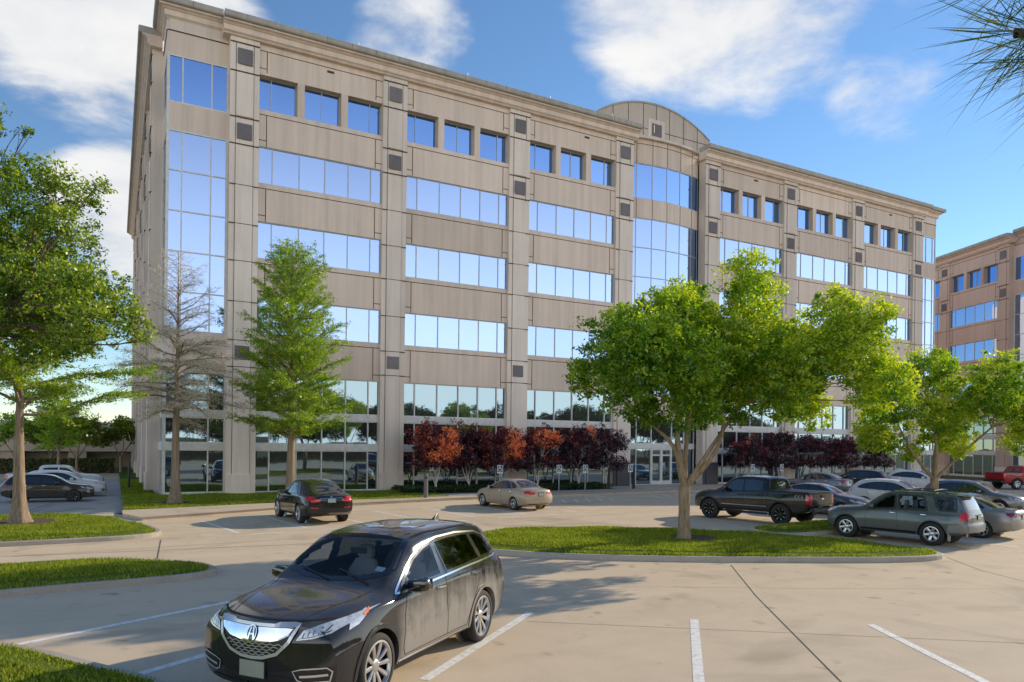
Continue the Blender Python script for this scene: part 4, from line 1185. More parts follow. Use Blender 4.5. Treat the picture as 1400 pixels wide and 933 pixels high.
SP['cross'] = dict(L=4.64, km=.52, sf=.34, sr=.20,
 zc=[(0, .96), (.06, 1.08), (.14, 1.15), (.40, 1.38), (.62, 1.53), (.9, 1.60), (1.5, 1.645), (2.1, 1.635), (2.55, 1.56), (2.9, 1.40), (3.25, 1.19), (3.45, 1.10), (3.7, 1.06), (4.2, .99), (4.5, .89), (4.64, .80)],
 zb=[(0, .90), (.3, 1.08), (1, 1.07), (2, 1.01), (3, .98), (3.6, .97), (4.2, .91), (4.5, .81), (4.64, .70)],
 yb=[(0, .72), (.15, .80), (.5, .85), (1.2, .875), (2.5, .88), (3.5, .86), (4.1, .82), (4.45, .74), (4.64, .58)],
 ym=[(0, .82), (.2, .89), (.6, .925), (1.2, .925), (2.0, .90), (3.0, .90), (3.75, .925), (4.2, .90), (4.45, .84), (4.64, .68)],
 ye=[(0, .62), (.5, .58), (1, .61), (2.1, .61), (2.7, .63), (3.2, .70), (3.5, .73), (4.2, .66), (4.64, .44)],
 ke=[(0, .6), (.5, .84), (2.5, .87), (3.2, .84), (3.5, .7), (4.64, .6)],
 z0=[(0, .42), (.3, .32), (1, .23), (3.8, .23), (4.64, .26)],
 nr=[(.3, .08), (.6, 0), (.9, .02), (1.1, .05)], wheels=[(1.0, .355, .405), (3.66, .355, .405)])
CARS = {}
def car_base(kind):
    if kind not in CARS: CARS[kind] = Car(SP[kind], 1.6 if kind == 'mdx' else 1.0)
    return CARS[kind]

def seams(c, root, lines, w=.009, sides='LR'):
    for ax in sides:
        m = MB()
        for pl in lines: c.line(m, ax, pl, w, .0025)
        m.build('door_seam', MAT['arch'], root)

def side_glass(c, root, panes, glass, sides='LR', band=None, bandmat='gloss_black', eps=.005):
    if band:
        for ax in sides: c.decal('window_surround', ax, band, MAT[bandmat], root, eps-.0025, .06, 1)
    for p in panes:
        for ax in sides: c.decal('side_window', ax, p, MAT[glass], root, eps, .06)

def cabin(root, xf, xr, zf, hw, top, dash_x, wheel_x, dark=False):
    """floor tub, dashboard, seats and steering wheel seen through the glass"""
    m = MB(); m.box(xr, dash_x, -hw, hw, .45, .5, 0); m.box(xr-.02, xr, -hw, hw, .45, zf+.0, 0)
    for s in (-1, 1): m.box(xr, dash_x, s*hw-.02, s*hw+.02, .45, zf-.03, 0)
    m.box(xr, xf+.25, -hw*.75, hw*.75, top-.05, top-.03, 1)
    m.build('cabin_trim', [MAT['dash'], MAT['seat']], root)
    m = MB()
    sec = [(dash_x+.55, zf-.02), (dash_x+.2, zf+.0), (dash_x, zf-.03), (dash_x-.12, zf-.12), (dash_x-.12, zf-.4)]
    for k in range(4): m.face([(sec[k][0], -hw, sec[k][1]), (sec[k+1][0], -hw, sec[k+1][1]), (sec[k+1][0], hw, sec[k+1][1]), (sec[k][0], hw, sec[k][1])])
    m.build('dashboard', MAT['dash'], root, smooth='all')
    for y in (-.38, .38):
        for sx in (xf, xf-.95):
            m = MB()
            def slab(secs, hw_):
                i = len(m.v)
                for (x, z, wd, th, tilt) in secs:
                    n = 10
                    for k in range(n):
                        t = 2*PI*k/n; c_, s_ = math.cos(t), math.sin(t)
                        c_ = math.copysign(abs(c_)**.6, c_); s_ = math.copysign(abs(s_)**.6, s_)
                        m.v.append((x+th*s_, y+wd*c_, z))
                for q in range(len(secs)-1):
                    for k in range(10):
                        l = (k+1) % 10; m.f.append((i+q*10+k, i+q*10+l, i+q*10+10+l, i+q*10+10+k)); m.m.append(0)
                m.f.append(tuple(i+(len(secs)-1)*10+k for k in range(10))); m.m.append(0)
            slab([(sx+.02, .55, .23, .10, 0), (sx-.04, .80, .25, .09, 0), (sx-.12, 1.08, .24, .07, 0), (sx-.17, 1.22, .17, .05, 0), (sx-.175, 1.24, .1, .03, 0)], 0)
            slab([(sx-.17, 1.23, .10, .035, 0), (sx-.175, 1.28, .135, .055, 0), (sx-.18, 1.38, .13, .055, 0), (sx-.18, 1.425, .07, .02, 0)], 0)
            m.box(sx-.05, sx+.48, y-.25, y+.25, .5, .66)
            m.build('seat', MAT['seat'], root, smooth=True)
    m = MB(); n = 24; rr = .185
    m.tube([(wheel_x + rr*math.sin(2*PI*k/n)*-.42, .38 + rr*math.cos(2*PI*k/n), zf-.04 + rr*math.sin(2*PI*k/n)*.9) for k in range(n+1)], .016, 6, cap=False)
    m.tube([(wheel_x+.02, .38-.17, zf-.04), (wheel_x+.04, .38, zf-.05), (wheel_x+.02, .38+.17, zf-.04)], .03, 6)
    m.tube([(wheel_x+.05, .38, zf-.06), (wheel_x+.3, .38, zf-.16)], .04, 6)
    m.build('steering_wheel', MAT['trim'], root, smooth=True)

def common(c, root, sp, kind, glass='tint', tail='lens_red'):
    pass

def make_mdx():
    c = car_base('mdx')
    paint = car_paint('dusty_black_paint', (.006, .007, .011), .05, 0, .95, (.27, .255, .235), (.5, 3.5))
    root = thing('parked_car', 'dusty black three row sport utility car in the front stall with chrome winged grille', 'car')
    band = [(3.52, 1.075), (3.30, 1.20), (2.92, 1.42), (2.62, 1.535), (2.2, 1.585), (1.6, 1.59), (1.0, 1.55), (.72, 1.47), (.50, 1.30), (.44, 1.20), (.62, 1.165), (1.6, 1.14), (2.6, 1.10), (3.2, 1.075)]
    gl = inset(band, .028)
    fw_ = [(3.36, 1.105), (3.20, 1.22), (2.88, 1.405), (2.60, 1.50), (2.40, 1.535), (2.30, 1.14), (2.7, 1.125)]
    rw = [(2.20, 1.145), (2.29, 1.545), (1.9, 1.565), (1.40, 1.56), (1.27, 1.545), (1.14, 1.19), (1.6, 1.165)]
    qw = [(1.06, 1.195), (1.19, 1.54), (.98, 1.52), (.76, 1.44), (.56, 1.275), (.53, 1.225), (.66, 1.20)]
    ws = [(3.60, 0), (3.56, .35), (3.47, .60), (3.40, .70), (3.28, .715), (2.86, .62), (2.76, .585), (2.73, .3), (2.725, 0)]
    ws = ws + [(x, -y) for x, y in ws[-2:0:-1]]
    body = c.body(paint, root, [(a, p) for a in 'LR' for p in (inset(fw_, .02), inset(rw, .02), inset(qw, .02))] + [('T', inset(ws, .02))])
    # glass
    for ax in 'LR':
        for p, g in ((fw_, 'auto_glass'), (rw, 'auto_glass_dark'), (qw, 'auto_glass_dark')):
            c.decal('side_window', ax, p, MAT[g], root, .003, .06)
        m = MB(); c.line(m, ax, band, .022, .010, closed=True); m.build('window_trim', MAT['chrome'], root, smooth='all')
        m = MB()
        for pl in ([(2.35, 1.12), (2.345, 1.545)], [(1.10, 1.17), (1.23, 1.56)]): c.line(m, ax, pl, .09, .006)
        for p in (fw_, rw, qw): c.line(m, ax, p, .035, .005, closed=True)
        m.build('window_pillar', MAT['gloss_black'], root, smooth='all')
    wnd = c.decal('windscreen', 'T', ws, MAT['auto_glass'], root, .004, .07)
    m = MB(); c.line(m, 'T', ws, .07, .006, closed=True); m.build('windscreen_border', MAT['gloss_black'], root, smooth='all')
    c.decal('rear_window', 'B', [(-.6, 1.19), (.6, 1.19), (.55, 1.50), (-.55, 1.50)], MAT['tint'], root, .006, .08)
    # grille: chrome frame, wing bar with badge, mesh
    gr = [(-.50, .935), (0, .92), (.50, .935), (.43, .78), (.30, .655), (.14, .605), (0, .595), (-.14, .605), (-.30, .655), (-.43, .78)]
    c.decal('grille', 'F', gr, MAT['trim'], root, .008, .05)
    g = root.children[-1]
    wing = [(-.455, .905), (0, .89), (.455, .905), (.42, .845), (.31, .795), (.15, .765), (0, .757), (-.15, .765), (-.31, .795), (-.42, .845)]
    c.decal('grille_wing', 'F', wing, MAT['chrome'], root, .030, .04)
    m = MB(); c.line(m, 'F', wing, .012, .02, closed=True); m.build('wing_edge', MAT['chrome'], root)
    m = MB(); c.line(m, 'F', gr, .034, .026, closed=True); m.build('grille_surround', MAT['satin'], root, smooth='all')
    m = MB()
    for r_ in range(6):
        z = .75 - r_*.028; hw = .385 - r_*.05
        k = int(hw/.045)
        pts = []
        for j in range(-k, k+1): pts.append((j*.045, z - (1-abs(j*.045)/.42)*.012 + (.008 if (j+r_) % 2 else -.008)))
        c.line(m, 'F', pts, .008, .014, .02)
    m.build('grille_mesh', MAT['satin'], g)
    m = MB(); ov = [(.058*math.cos(2*PI*k/24), 0.832 + .074*math.sin(2*PI*k/24)) for k in range(24)]
    bd = c.decal('badge', 'F', ov, MAT['gloss_black'], root, .040, .03)
    b_ = root.children[-1]
    m = MB()
    c.line(m, 'F', ov, .010, .045, closed=True)
    for s in (-1, 1):
        c.line(m, 'F', [(s*.034, .775), (s*.014, .89)], .018, .046)
    c.line(m, 'F', [(-.022, .815), (0, .826), (.022, .815)], .012, .046)
    m.build('emblem', MAT['chrome'], b_)
    # lamps
    hl = [(.50, .80), (.555, .895), (.66, .935), (.80, .985), (.885, 1.03), (.86, .93), (.80, .865), (.66, .82)]
    for s in (1, -1):
        poly = [(s*a, b) for a, b in hl]
        c.decal('headlight', 'F', poly, MAT['lens_clear'], root, .008, .04)
        h = root.children[-1]
        m = MB()
        for k in range(5):
            x, z = .56 + k*.048, .85 + k*.014
            c.line(m, 'F', [(s*x, z-.022), (s*(x+.012), z+.026)], .008, .012)
        c.line(m, 'F', [(s*.52, .815), (s*.66, .84), (s*.79, .885)], .007, .012)
        m.build('lamp_cell', MAT['gloss_black'], h)
        am = c.decal('turn_signal', 'L' if s > 0 else 'R', [(4.18, .985), (4.06, 1.02), (4.02, 1.03), (4.10, .985), (4.18, .965)], MAT['lens_amber'], root, .008, .04)
        side = [(4.46, .865), (4.40, .945), (4.20, 1.0), (4.06, 1.028), (4.16, .96), (4.30, .90)]
        c.decal('headlight', 'L' if s > 0 else 'R', side, MAT['lens_clear'], root, .006, .04)
        fg = [(.47, .49), (.56, .515), (.80, .535), (.85, .50), (.82, .40), (.58, .375), (.51, .40)]
        c.decal('fog_light_bezel', 'F', [(s*a, b) for a, b in fg], MAT['trim'], root, .006, .05)
        f = root.children[-1]
        m = MB(); c.line(m, 'F', [(s*a, b) for a, b in fg], .014, .014, closed=True); c.line(m, 'F', [(s*.54, .44), (s*.68, .452), (s*.81, .468)], .024, .018)
        m.build('fog_light_trim', MAT['satin'], f)
        tl = [(-.12, 1.0), (.10, .98), (.30, 1.02), (.34, 1.08), (.22, 1.11), (.02, 1.10)]
        c.decal('tail_light', 'L' if s > 0 else 'R', [(a+.05, b) for a, b in tl], MAT['lens_red'], root, .008, .05)
    c.decal('lower_intake', 'F', [(-.46, .40), (-.40, .34), (.40, .34), (.46, .40), (.40, .425), (-.40, .425)], MAT['trim'], root, .006, .06)
    c.decal('bumper_lip', 'F', [(-.72, .305), (-.6, .265), (.6, .265), (.72, .305), (.6, .325), (-.6, .325)], MAT['trim'], root, .01, .06)
    p = plate(root, c.hit('F', 0, .47)[0].x + .012, 0, .475, 1, MAT['plate'], .32, .165)
    # body side
    seams(c, root, [[(3.30, 1.06), (3.40, .80), (3.42, .45), (3.36, .34)], [(2.28, 1.11), (2.30, .8), (2.24, .36)], [(1.20, 1.12), (1.26, .95), (1.45, .74), (1.60, .50), (1.66, .36)], [(1.66, .355), (3.36, .355)]])
    m = MB()
    for s in (1, -1):
        c.line(m, 'T', [(3.62, s*.70), (4.1, s*.62), (4.55, s*.50), (4.76, s*.44)], .008, .002)
    c.line(m, 'F', [(-.74, .985), (-.5, .972), (0, .968), (.5, .972), (.74, .985)], .010, .004)
    m.build('bonnet_seam', MAT['arch'], root)
    for ax in 'LR':
        m = MB(); c.line(m, ax, [(1.62, .315), (3.5, .315)], .022, .008); m.build('sill_trim', MAT['chrome'], root)
        c.decal('sill', ax, [(1.58, .30), (3.50, .30), (3.50, .245), (1.58, .255)], MAT['trim'], root, .004, .06)
    handle(c, root, 2.46, 1.0, MAT['chrome']); handle(c, root, 1.42, 1.03, MAT['chrome'])
    mirrors(c, root, 3.20, 1.055, MAT['gloss_black'])
    c.decal('sunroof', 'T', [(2.45, -.40), (2.45, .40), (1.75, .42), (1.75, -.42)], MAT['tint'], root, .004, .1, 1)
    m = MB()
    m.v = [(.95, -.03, 1.665), (.95, .03, 1.665), (.74, .018, 1.66), (.74, -.018, 1.66), (.76, 0, 1.76), (.80, 0, 1.755)]
    m.f = [(0, 1, 5), (1, 2, 4, 5), (2, 3, 4), (3, 0, 5, 4)]; m.m = [0]*4
    m.build('roof_antenna', MAT['trim'], root)
    for s in (1, -1):
        m = MB(); c.line(m, 'T', [(2.7, s*.60), (2.2, s*.625), (1.4, s*.625), (.8, s*.60)], .03, .012); m.build('roof_moulding', MAT['trim'], root)
        m = MB(); y = s*.28
        for a, b in (((3.62, y+.3), (3.45, y-.22)),): c.line(m, 'T', [a, b], .022, .016)
        m.build('wiper', MAT['trim'], root)
    # inspection sticker and mirror behind the windscreen
    c.decal('inspection_sticker', 'T', [(3.40, .52), (3.40, .64), (3.33, .64), (3.33, .52)], MAT['white_paint'], root, -.004, .03)
    m = MB(); m.box(2.93, 2.97, -.11, .11, 1.42, 1.49); m.build('interior_mirror', MAT['trim'], root)
    cabin(root, 2.35, .7, 1.06, .72, 1.60, 3.02, 2.82)
    add_wheels(c, root, .37, .245, 1.90, (.74, 10, 'ten', 'alloy'), .035, paint)
    return root

def generic(kind, root, paint, gl, wst, rear, glass='tint', chrome='chrome', wheel=None, track=1.86, wr=.35, band=None, lipmat=None, tail=None, tailmat='lens_red', head=None, grille=None, doors=None, hz=.98, hx=(), mir=None, plate_r=None, plate_f=None, bumper=None, sill=None, cut=False, bandmat='gloss_black'):
    c = car_base(kind)
    cuts = []
    if cut: cuts = [(a, inset(p, .02)) for a in 'LR' for p in gl]
    c.body(paint, root, cuts)
    if band and not cut: side_glass(c, root, [], glass, band=band, bandmat=bandmat)
    for p in gl:
        for ax in 'LR': c.decal('side_window', ax, p, MAT[glass], root, .006, .07)
    if cut:
        for ax in 'LR':
            for p in gl:
                m = MB(); c.line(m, ax, p, .05, .007, closed=True); m.build('window_seal', MAT['trim'], root)
    if wst:
        w = wst + [(x, -y) for x, y in wst[-2:0:-1]]
        c.decal('windscreen', 'T', w, MAT['tint'], root, .006, .08)
    if rear:
        ax, poly = rear
        c.decal('rear_window', ax, poly, MAT['tint'], root, .006, .08)
    for s in (1, -1):
        if tail:
            for ax, poly in tail:
                a2 = ax if ax == 'B' else ('L' if s > 0 else 'R')
                c.decal('tail_light', a2, [(s*a, b) for a, b in poly] if ax == 'B' else poly, MAT[tailmat], root, .008, .06)
        if head:
            for ax, poly in head:
                a2 = ax if ax == 'F' else ('L' if s > 0 else 'R')
                c.decal('headlight', a2, [(s*a, b) for a, b in poly] if ax == 'F' else poly, MAT['lens_clear'], root, .008, .06)
    if grille:
        c.decal('grille', 'F', grille, MAT['gloss_black'], root, .008, .06)
        m = MB(); c.line(m, 'F', grille, .03, .014, closed=True); m.build('grille_surround', MAT[chrome], root)
    if doors: seams(c, root, doors)
    for x in hx: handle(c, root, x, hz, MAT['gloss_black'] if chrome != 'chrome' else MAT['chrome'])
    if mir: mirrors(c, root, mir[0], mir[1], paint)
    if plate_r: plate(root, c.hit('B', 0, plate_r)[0].x - .012, 0, plate_r, -1, MAT['plate_pale'])
    if plate_f: plate(root, c.hit('F', 0, plate_f)[0].x + .012, 0, plate_f, 1, MAT['plate_pale'])
    if bumper:
        for ax, poly, mt in bumper: c.decal('bumper_trim', ax, poly, MAT[mt] if isinstance(mt, str) else mt, root, .008, .07)
    if sill:
        for ax in 'LR': c.decal('sill', ax, sill, MAT['trim'], root, .005, .07)
    add_wheels(c, root, wr, .24, track, wheel, .03, lipmat if lipmat else paint)
    return c

def make_coupe_suv():
    root = thing('parked_car', 'black sloping roof sport utility car with red tail lights nose in before the leafy cypress', 'car')
    p = car_paint('black_paint', (.008, .008, .011), .07, 0, .05)
    band = [(3.5, 1.07), (3.25, 1.22), (2.9, 1.42), (2.55, 1.53), (2.1, 1.57), (1.5, 1.50), (1.0, 1.34), (.72, 1.20), (1.0, 1.165), (2.5, 1.11)]
    gl = [[(3.32, 1.11), (3.15, 1.24), (2.85, 1.41), (2.5, 1.50), (2.35, 1.515), (2.28, 1.14)], [(2.2, 1.145), (2.27, 1.52), (2.0, 1.525), (1.5, 1.45), (1.1, 1.32), (.90, 1.22), (1.1, 1.18)]]
    c = generic('coupe_suv', root, p, gl, [(3.6, 0), (3.55, .4), (3.42, .66), (3.3, .68), (2.9, .58), (2.78, .5), (2.74, 0)],
        ('T', [(.30, -.50), (.30, .50), (.48, .60), (1.22, .50), (1.32, .3), (1.34, 0), (1.32, -.3), (1.22, -.50), (.48, -.60)]),
        wheel=(.70, 5, 'split', 'alloy'), track=1.94, wr=.385, band=band,
        tail=[('B', [(.40, .98), (.58, 1.0), (.80, 1.05), (.84, .93), (.74, .86), (.46, .89)]), ('L', [(.16, .89), (.34, .97), (.40, 1.06), (.25, 1.075), (.1, 1.05)])],
        head=[('F', [(.45, .78), (.75, .84), (.80, .90), (.5, .86)])], doors=[[(3.28, 1.06), (3.38, .8), (3.34, .36)], [(2.26, 1.12), (2.28, .8), (2.22, .36)], [(1.1, 1.14), (1.2, .95), (1.5, .66), (1.62, .36)]],
        hx=(2.44, 1.38), hz=1.02, mir=(3.15, 1.06), plate_r=.93, chrome='gloss_black', sill=[(1.56, .33), (3.56, .33), (3.56, .25), (1.56, .25)],
        bumper=[('B', [(-.80, .60), (.80, .60), (.74, .50), (-.74, .50)], 'trim'), ('B', [(-.5, .66), (-.78, .68), (-.78, .64), (-.5, .63)], 'lens_red'), ('B', [(.5, .66), (.78, .68), (.78, .64), (.5, .63)], 'lens_red')])
    m = MB(); c.line(m, 'B', [(-.45, 1.01), (.45, 1.01)], .02, .012); m.build('boot_trim', MAT['chrome'], root)
    b = c.decal('badge', 'B', [(.045*math.cos(k*PI/8), 1.05+.045*math.sin(k*PI/8)) for k in range(16)], MAT['chrome'], root, .012, .04)
    for ax in 'LR':
        m = MB(); c.line(m, ax, [(1.62, .42), (3.5, .40)], .03, .006); m.build('side_trim', MAT['alloy'], root)
    return root

SEDAN_BAND = [(3.28, .955), (3.0, 1.14), (2.7, 1.29), (2.4, 1.365), (2.0, 1.385), (1.5, 1.33), (1.15, 1.19), (.98, 1.06), (1.2, 1.03), (2.2, .985)]
SEDAN_GL = [[(3.12, .985), (2.92, 1.12), (2.65, 1.255), (2.38, 1.325), (2.22, 1.335), (2.17, 1.01)], [(2.09, 1.015), (2.14, 1.335), (1.9, 1.335), (1.52, 1.285), (1.30, 1.19), (1.16, 1.07), (1.3, 1.05)]]
SEDAN_DOORS = [[(3.05, .95), (3.16, .7), (3.12, .3)], [(2.13, 1.0), (2.15, .7), (2.1, .3)], [(1.2, 1.03), (1.25, .8), (1.45, .55), (1.52, .3)]]
def make_sedan(label, paint, wheel, tailmat, front='plain', name='parked_car'):
    root = thing(name, label, 'car')
    generic('sedan', root, paint, SEDAN_GL, [(3.46, 0), (3.42, .4), (3.28, .62), (3.15, .63), (2.72, .53), (2.62, .45), (2.58, 0)],
        ('T', [(.70, 0), (.72, .45), (.80, .56), (1.30, .50), (1.50, .42), (1.54, 0), (1.50, -.42), (1.30, -.50), (.80, -.56), (.72, -.45)]),
        wheel=wheel, track=1.80, wr=.32, band=SEDAN_BAND, tailmat=tailmat,
        tail=[('B', [(.33, .80), (.36, .90), (.70, .95), (.74, .88), (.66, .79)]), ('L', [(.18, .80), (.30, .86), (.34, .95), (.14, .94)])],
        head=[('F', [(.42, .60), (.48, .67), (.72, .74), (.78, .70), (.70, .62)]), ('L', [(4.42, .66), (4.30, .78), (4.10, .80), (4.25, .70)])],
        grille=[(-.36, .66), (.36, .66), (.30, .56), (-.30, .56)], doors=SEDAN_DOORS, hx=(2.32, 1.38), hz=.90, mir=(3.0, .94), plate_r=.80, plate_f=.42,
        bumper=[('F', [(-.5, .42), (.5, .42), (.44, .30), (-.44, .30)], 'trim'), ('B', [(-.6, .36), (.6, .36), (.56, .30), (-.56, .30)], 'trim')])
    return root

def make_boxy(label, paint, wheel):
    root = thing('parked_car', label, 'car')
    grey = plain('grey_cladding', (.10, .11, .115), .5)
    silver = plain('bumper_silver', (.24, .24, .235), .4, .3)
    gl = [[(3.10, 1.115), (2.92, 1.28), (2.66, 1.49), (2.48, 1.575), (2.30, 1.60), (2.24, 1.12)], [(2.15, 1.125), (2.21, 1.605), (1.9, 1.61), (1.50, 1.60), (1.40, 1.58), (1.26, 1.14)], [(.40, 1.16), (.46, 1.56), (.60, 1.59), (1.10, 1.59), (1.02, 1.30), (.90, 1.17)]]
    c = generic('boxy', root, paint, gl, [(3.34, 0), (3.3, .45), (3.22, .68), (3.1, .70), (2.72, .62), (2.6, .55), (2.56, 0)],
        ('B', [(-.62, 1.20), (.62, 1.20), (.58, 1.58), (-.58, 1.58)]), glass='auto_glass', cut=True, wheel=wheel, track=1.86, wr=.39, lipmat=grey,
        tail=[('B', [(.64, .86), (.64, 1.13), (.76, 1.15), (.79, .86)]), ('L', [(.14, .84), (.30, .87), (.33, 1.0), (.24, 1.16), (.16, 1.14)])],
        head=[('F', [(.48, .86), (.80, .90), (.82, 1.02), (.5, .98)]), ('L', [(4.55, .90), (4.36, .95), (4.30, 1.04), (4.5, 1.0)])],
        grille=[(-.42, 1.0), (.42, 1.0), (.36, .84), (-.36, .84)], doors=[[(3.16, 1.07), (3.26, .85), (3.22, .45)], [(2.2, 1.1), (2.22, .8), (2.16, .45)], [(1.22, 1.12), (1.3, .95), (1.55, .7), (1.62, .45)], [(.62, 1.02), (.86, 1.02), (.86, .88), (.62, .88), (.62, 1.02)]],
        hx=(2.36, 1.38), hz=1.0, mir=(3.02, 1.09), plate_r=.98, sill=[(1.6, .43), (3.42, .43), (3.42, .345), (1.6, .345)],
        bumper=[('B', [(-.90, .74), (.90, .74), (.90, .52), (-.90, .52)], silver), ('L', [(.06, .76), (.62, .72), (.66, .48), (.06, .50)], silver), ('R', [(.06, .76), (.62, .72), (.66, .48), (.06, .50)], silver),
                ('L', [(1.66, .70), (3.38, .70), (3.38, .64), (1.66, .64)], grey), ('R', [(1.66, .70), (3.38, .70), (3.38, .64), (1.66, .64)], grey), ('F', [(-.75, .70), (.75, .70), (.7, .45), (-.7, .45)], 'trim')])
    cabin(root, 2.25, .6, 1.05, .68, 1.62, 2.85, 2.62)
    for s in (1, -1):
        m = MB()
        zr = [c.hit('T', x, s*.60)[0].z for x in (2.5, 2.3, 1.6, .9, .7)]
        m.tube([(2.5, s*.60, zr[0]), (2.35, s*.60, zr[1]+.05), (1.6, s*.60, zr[2]+.055), (.85, s*.60, zr[3]+.05), (.7, s*.60, zr[4])], .02, 6)
        m.build('roof_rail', MAT['trim'], root, smooth=True)
        m = MB(); m.box(.60, .63, s*.84-.1, s*.84+.1, .2, .48); m.build('mud_flap', silver, root)
    for x in (2.0, 1.15):
        m = MB(); m.tube([(x, -.6, 1.80), (x, 0, 1.815), (x, .6, 1.80)], .016, 6); m.build('roof_cross_bar', MAT['trim'], root)
    m = MB(); m.v = [(.44, -.6, 1.73), (.44, .6, 1.73), (.12, .56, 1.69), (.12, -.56, 1.69), (.42, -.6, 1.68), (.42, .6, 1.68), (.14, .55, 1.655), (.14, -.55, 1.655)]
    m.f = [(0, 1, 2, 3), (4, 5, 6, 7), (2, 3, 7, 6), (0, 3, 7, 4), (1, 2, 6, 5)]; m.m = [0]*5; m.build('rear_spoiler', paint, root)
    m = MB(); m.box(1.6, 3.45, .80, .93, .33, .37); m.box(1.6, 3.45, -.93, -.80, .33, .37); 
    for s in (1, -1):
        m = MB(); m.box(1.62, 3.42, min(s*.84, s*.955), max(s*.84, s*.955), .33, .37); m.build('running_board', MAT['trim'], root)
    m = MB(); m.tube([(-.12, .1, .42), (.25, .1, .42)], .03, 6); m.build('tow_hitch', MAT['trim'], root)
    return root

def make_pickup(label, paint, wheel, lettering=True):
    root = thing('pickup_truck', label, 'pickup')
    gl = [[(4.05, 1.30), (3.95, 1.44), (3.66, 1.68), (3.45, 1.76), (3.10, 1.78), (3.06, 1.33)], [(2.98, 1.335), (3.02, 1.785), (2.5, 1.78), (2.16, 1.74), (2.14, 1.36)]]
    c = generic('pickup', root, paint, gl, [(4.34, 0), (4.3, .5), (4.18, .74), (4.08, .75), (3.72, .66), (3.62, .58), (3.58, 0)], None,
        wheel=wheel, track=2.02, wr=.44, lipmat='trim',
        tail=[('B', [(.74, .92), (.74, 1.28), (.92, 1.30), (.94, .92)]), ('L', [(.0, .92), (.16, .92), (.20, 1.29), (.0, 1.30)])],
        head=[('F', [(.52, .92), (.86, .92), (.86, 1.12), (.56, 1.12)])], grille=[(-.5, 1.12), (.5, 1.12), (.5, .84), (-.5, .84)],
        doors=[[(4.0, 1.25), (4.02, .9), (3.98, .52)], [(3.03, 1.32), (3.03, .9), (3.0, .52)], [(2.12, 1.36), (2.10, .9), (2.06, .52)], [(1.92, 1.36), (1.92, .5)]],
        hx=(3.2, 2.26), hz=1.16, mir=(3.9, 1.29), plate_r=.70, chrome='gloss_black', sill=[(1.86, .60), (4.12, .60), (4.12, .49), (1.86, .49)])
    # rear wall glass of the cab, bed well, tailgate, bumper, steps
    m = MB()
    for a, b in ((-.60, -.22), (-.20, .20), (.22, .60)):
        g = MB(); q = []
        for y, z in ((a, 1.50), (b, 1.50), (b*.97, 1.82), (a*.97, 1.82)):
            h = c.bvh.ray_cast(Vector((-1, y, z)), Vector((1, 0, 0)))
            q.append((h[0].x-.006, y, z))
        g.face(q); g.build('rear_window', MAT['tint'], root)
    c.decal('bed_well', 'T', [(.10, -.82), (.10, .82), (1.76, .82), (1.76, -.82)], MAT['trim'], root, .005, .12)
    m = MB(); x = c.hit('B', 0, 1.1)[0].x
    c.decal('tailgate', 'B', [(-.72, .90), (.72, .90), (.72, 1.33), (-.72, 1.33)], paint, root, .012, .1)
    g = root.children[-1]
    m = MB(); m.box(x-.05, x-.01, -.15, .15, 1.19, 1.27); m.build('handle', MAT['trim'], g)
    m = MB(); c.line(m, 'B', [(-.72, .90), (.72, .90), (.72, 1.33), (-.72, 1.33)], .012, .016, closed=True); m.build('tailgate_seam', MAT['arch'], g)
    o = c.decal('badge', 'B', [(.09*math.cos(k*PI/8), 1.12+.038*math.sin(k*PI/8)) for k in range(16)], MAT['chrome'], root, .02, .04)
    m = MB(); m.box(-.16, .06, -.92, .92, .60, .78); m.build('rear_bumper', MAT['trim'], root, bevel=.03)
    for s in (1, -1):
        m = MB(); m.tube([(1.9, s*.93, .42), (4.1, s*.93, .42)], .045, 8); m.build('side_step', MAT['trim'], root, smooth=True)
        ax = 'L' if s > 0 else 'R'
        m = MB(); c.line(m, ax, [(1.9, .72), (4.1, .70)], .035, .008); m.build('side_trim', MAT['chrome'], root)
        m = MB(); c.line(m, 'T', [(.1, s*.88), (1.76, s*.88)], .06, .01); m.build('bed_rail', MAT['trim'], root)
    if lettering:
        for s in (1, -1):
            cu = bpy.data.curves.new('lettering', 'FONT'); cu.body = '4X4'; cu.size = .24; cu.align_x = 'CENTER'; cu.extrude = .003; cu.shear = .2
            to = bpy.data.objects.new('tmp', cu); C.objects.link(to)
            me = bpy.data.meshes.new_from_object(to.evaluated_get(bpy.context.evaluated_depsgraph_get()))
            bpy.data.objects.remove(to)
            me.materials.clear(); me.materials.append(MAT['plate'])
            o = link('lettering', me, root)
            h = c.hit('L', .58, 1.2)[0]
            o.location = (.50, s*(abs(h.y)+.008), 1.12); o.rotation_euler = (PI/2, 0, PI if s > 0 else 0)
    return root

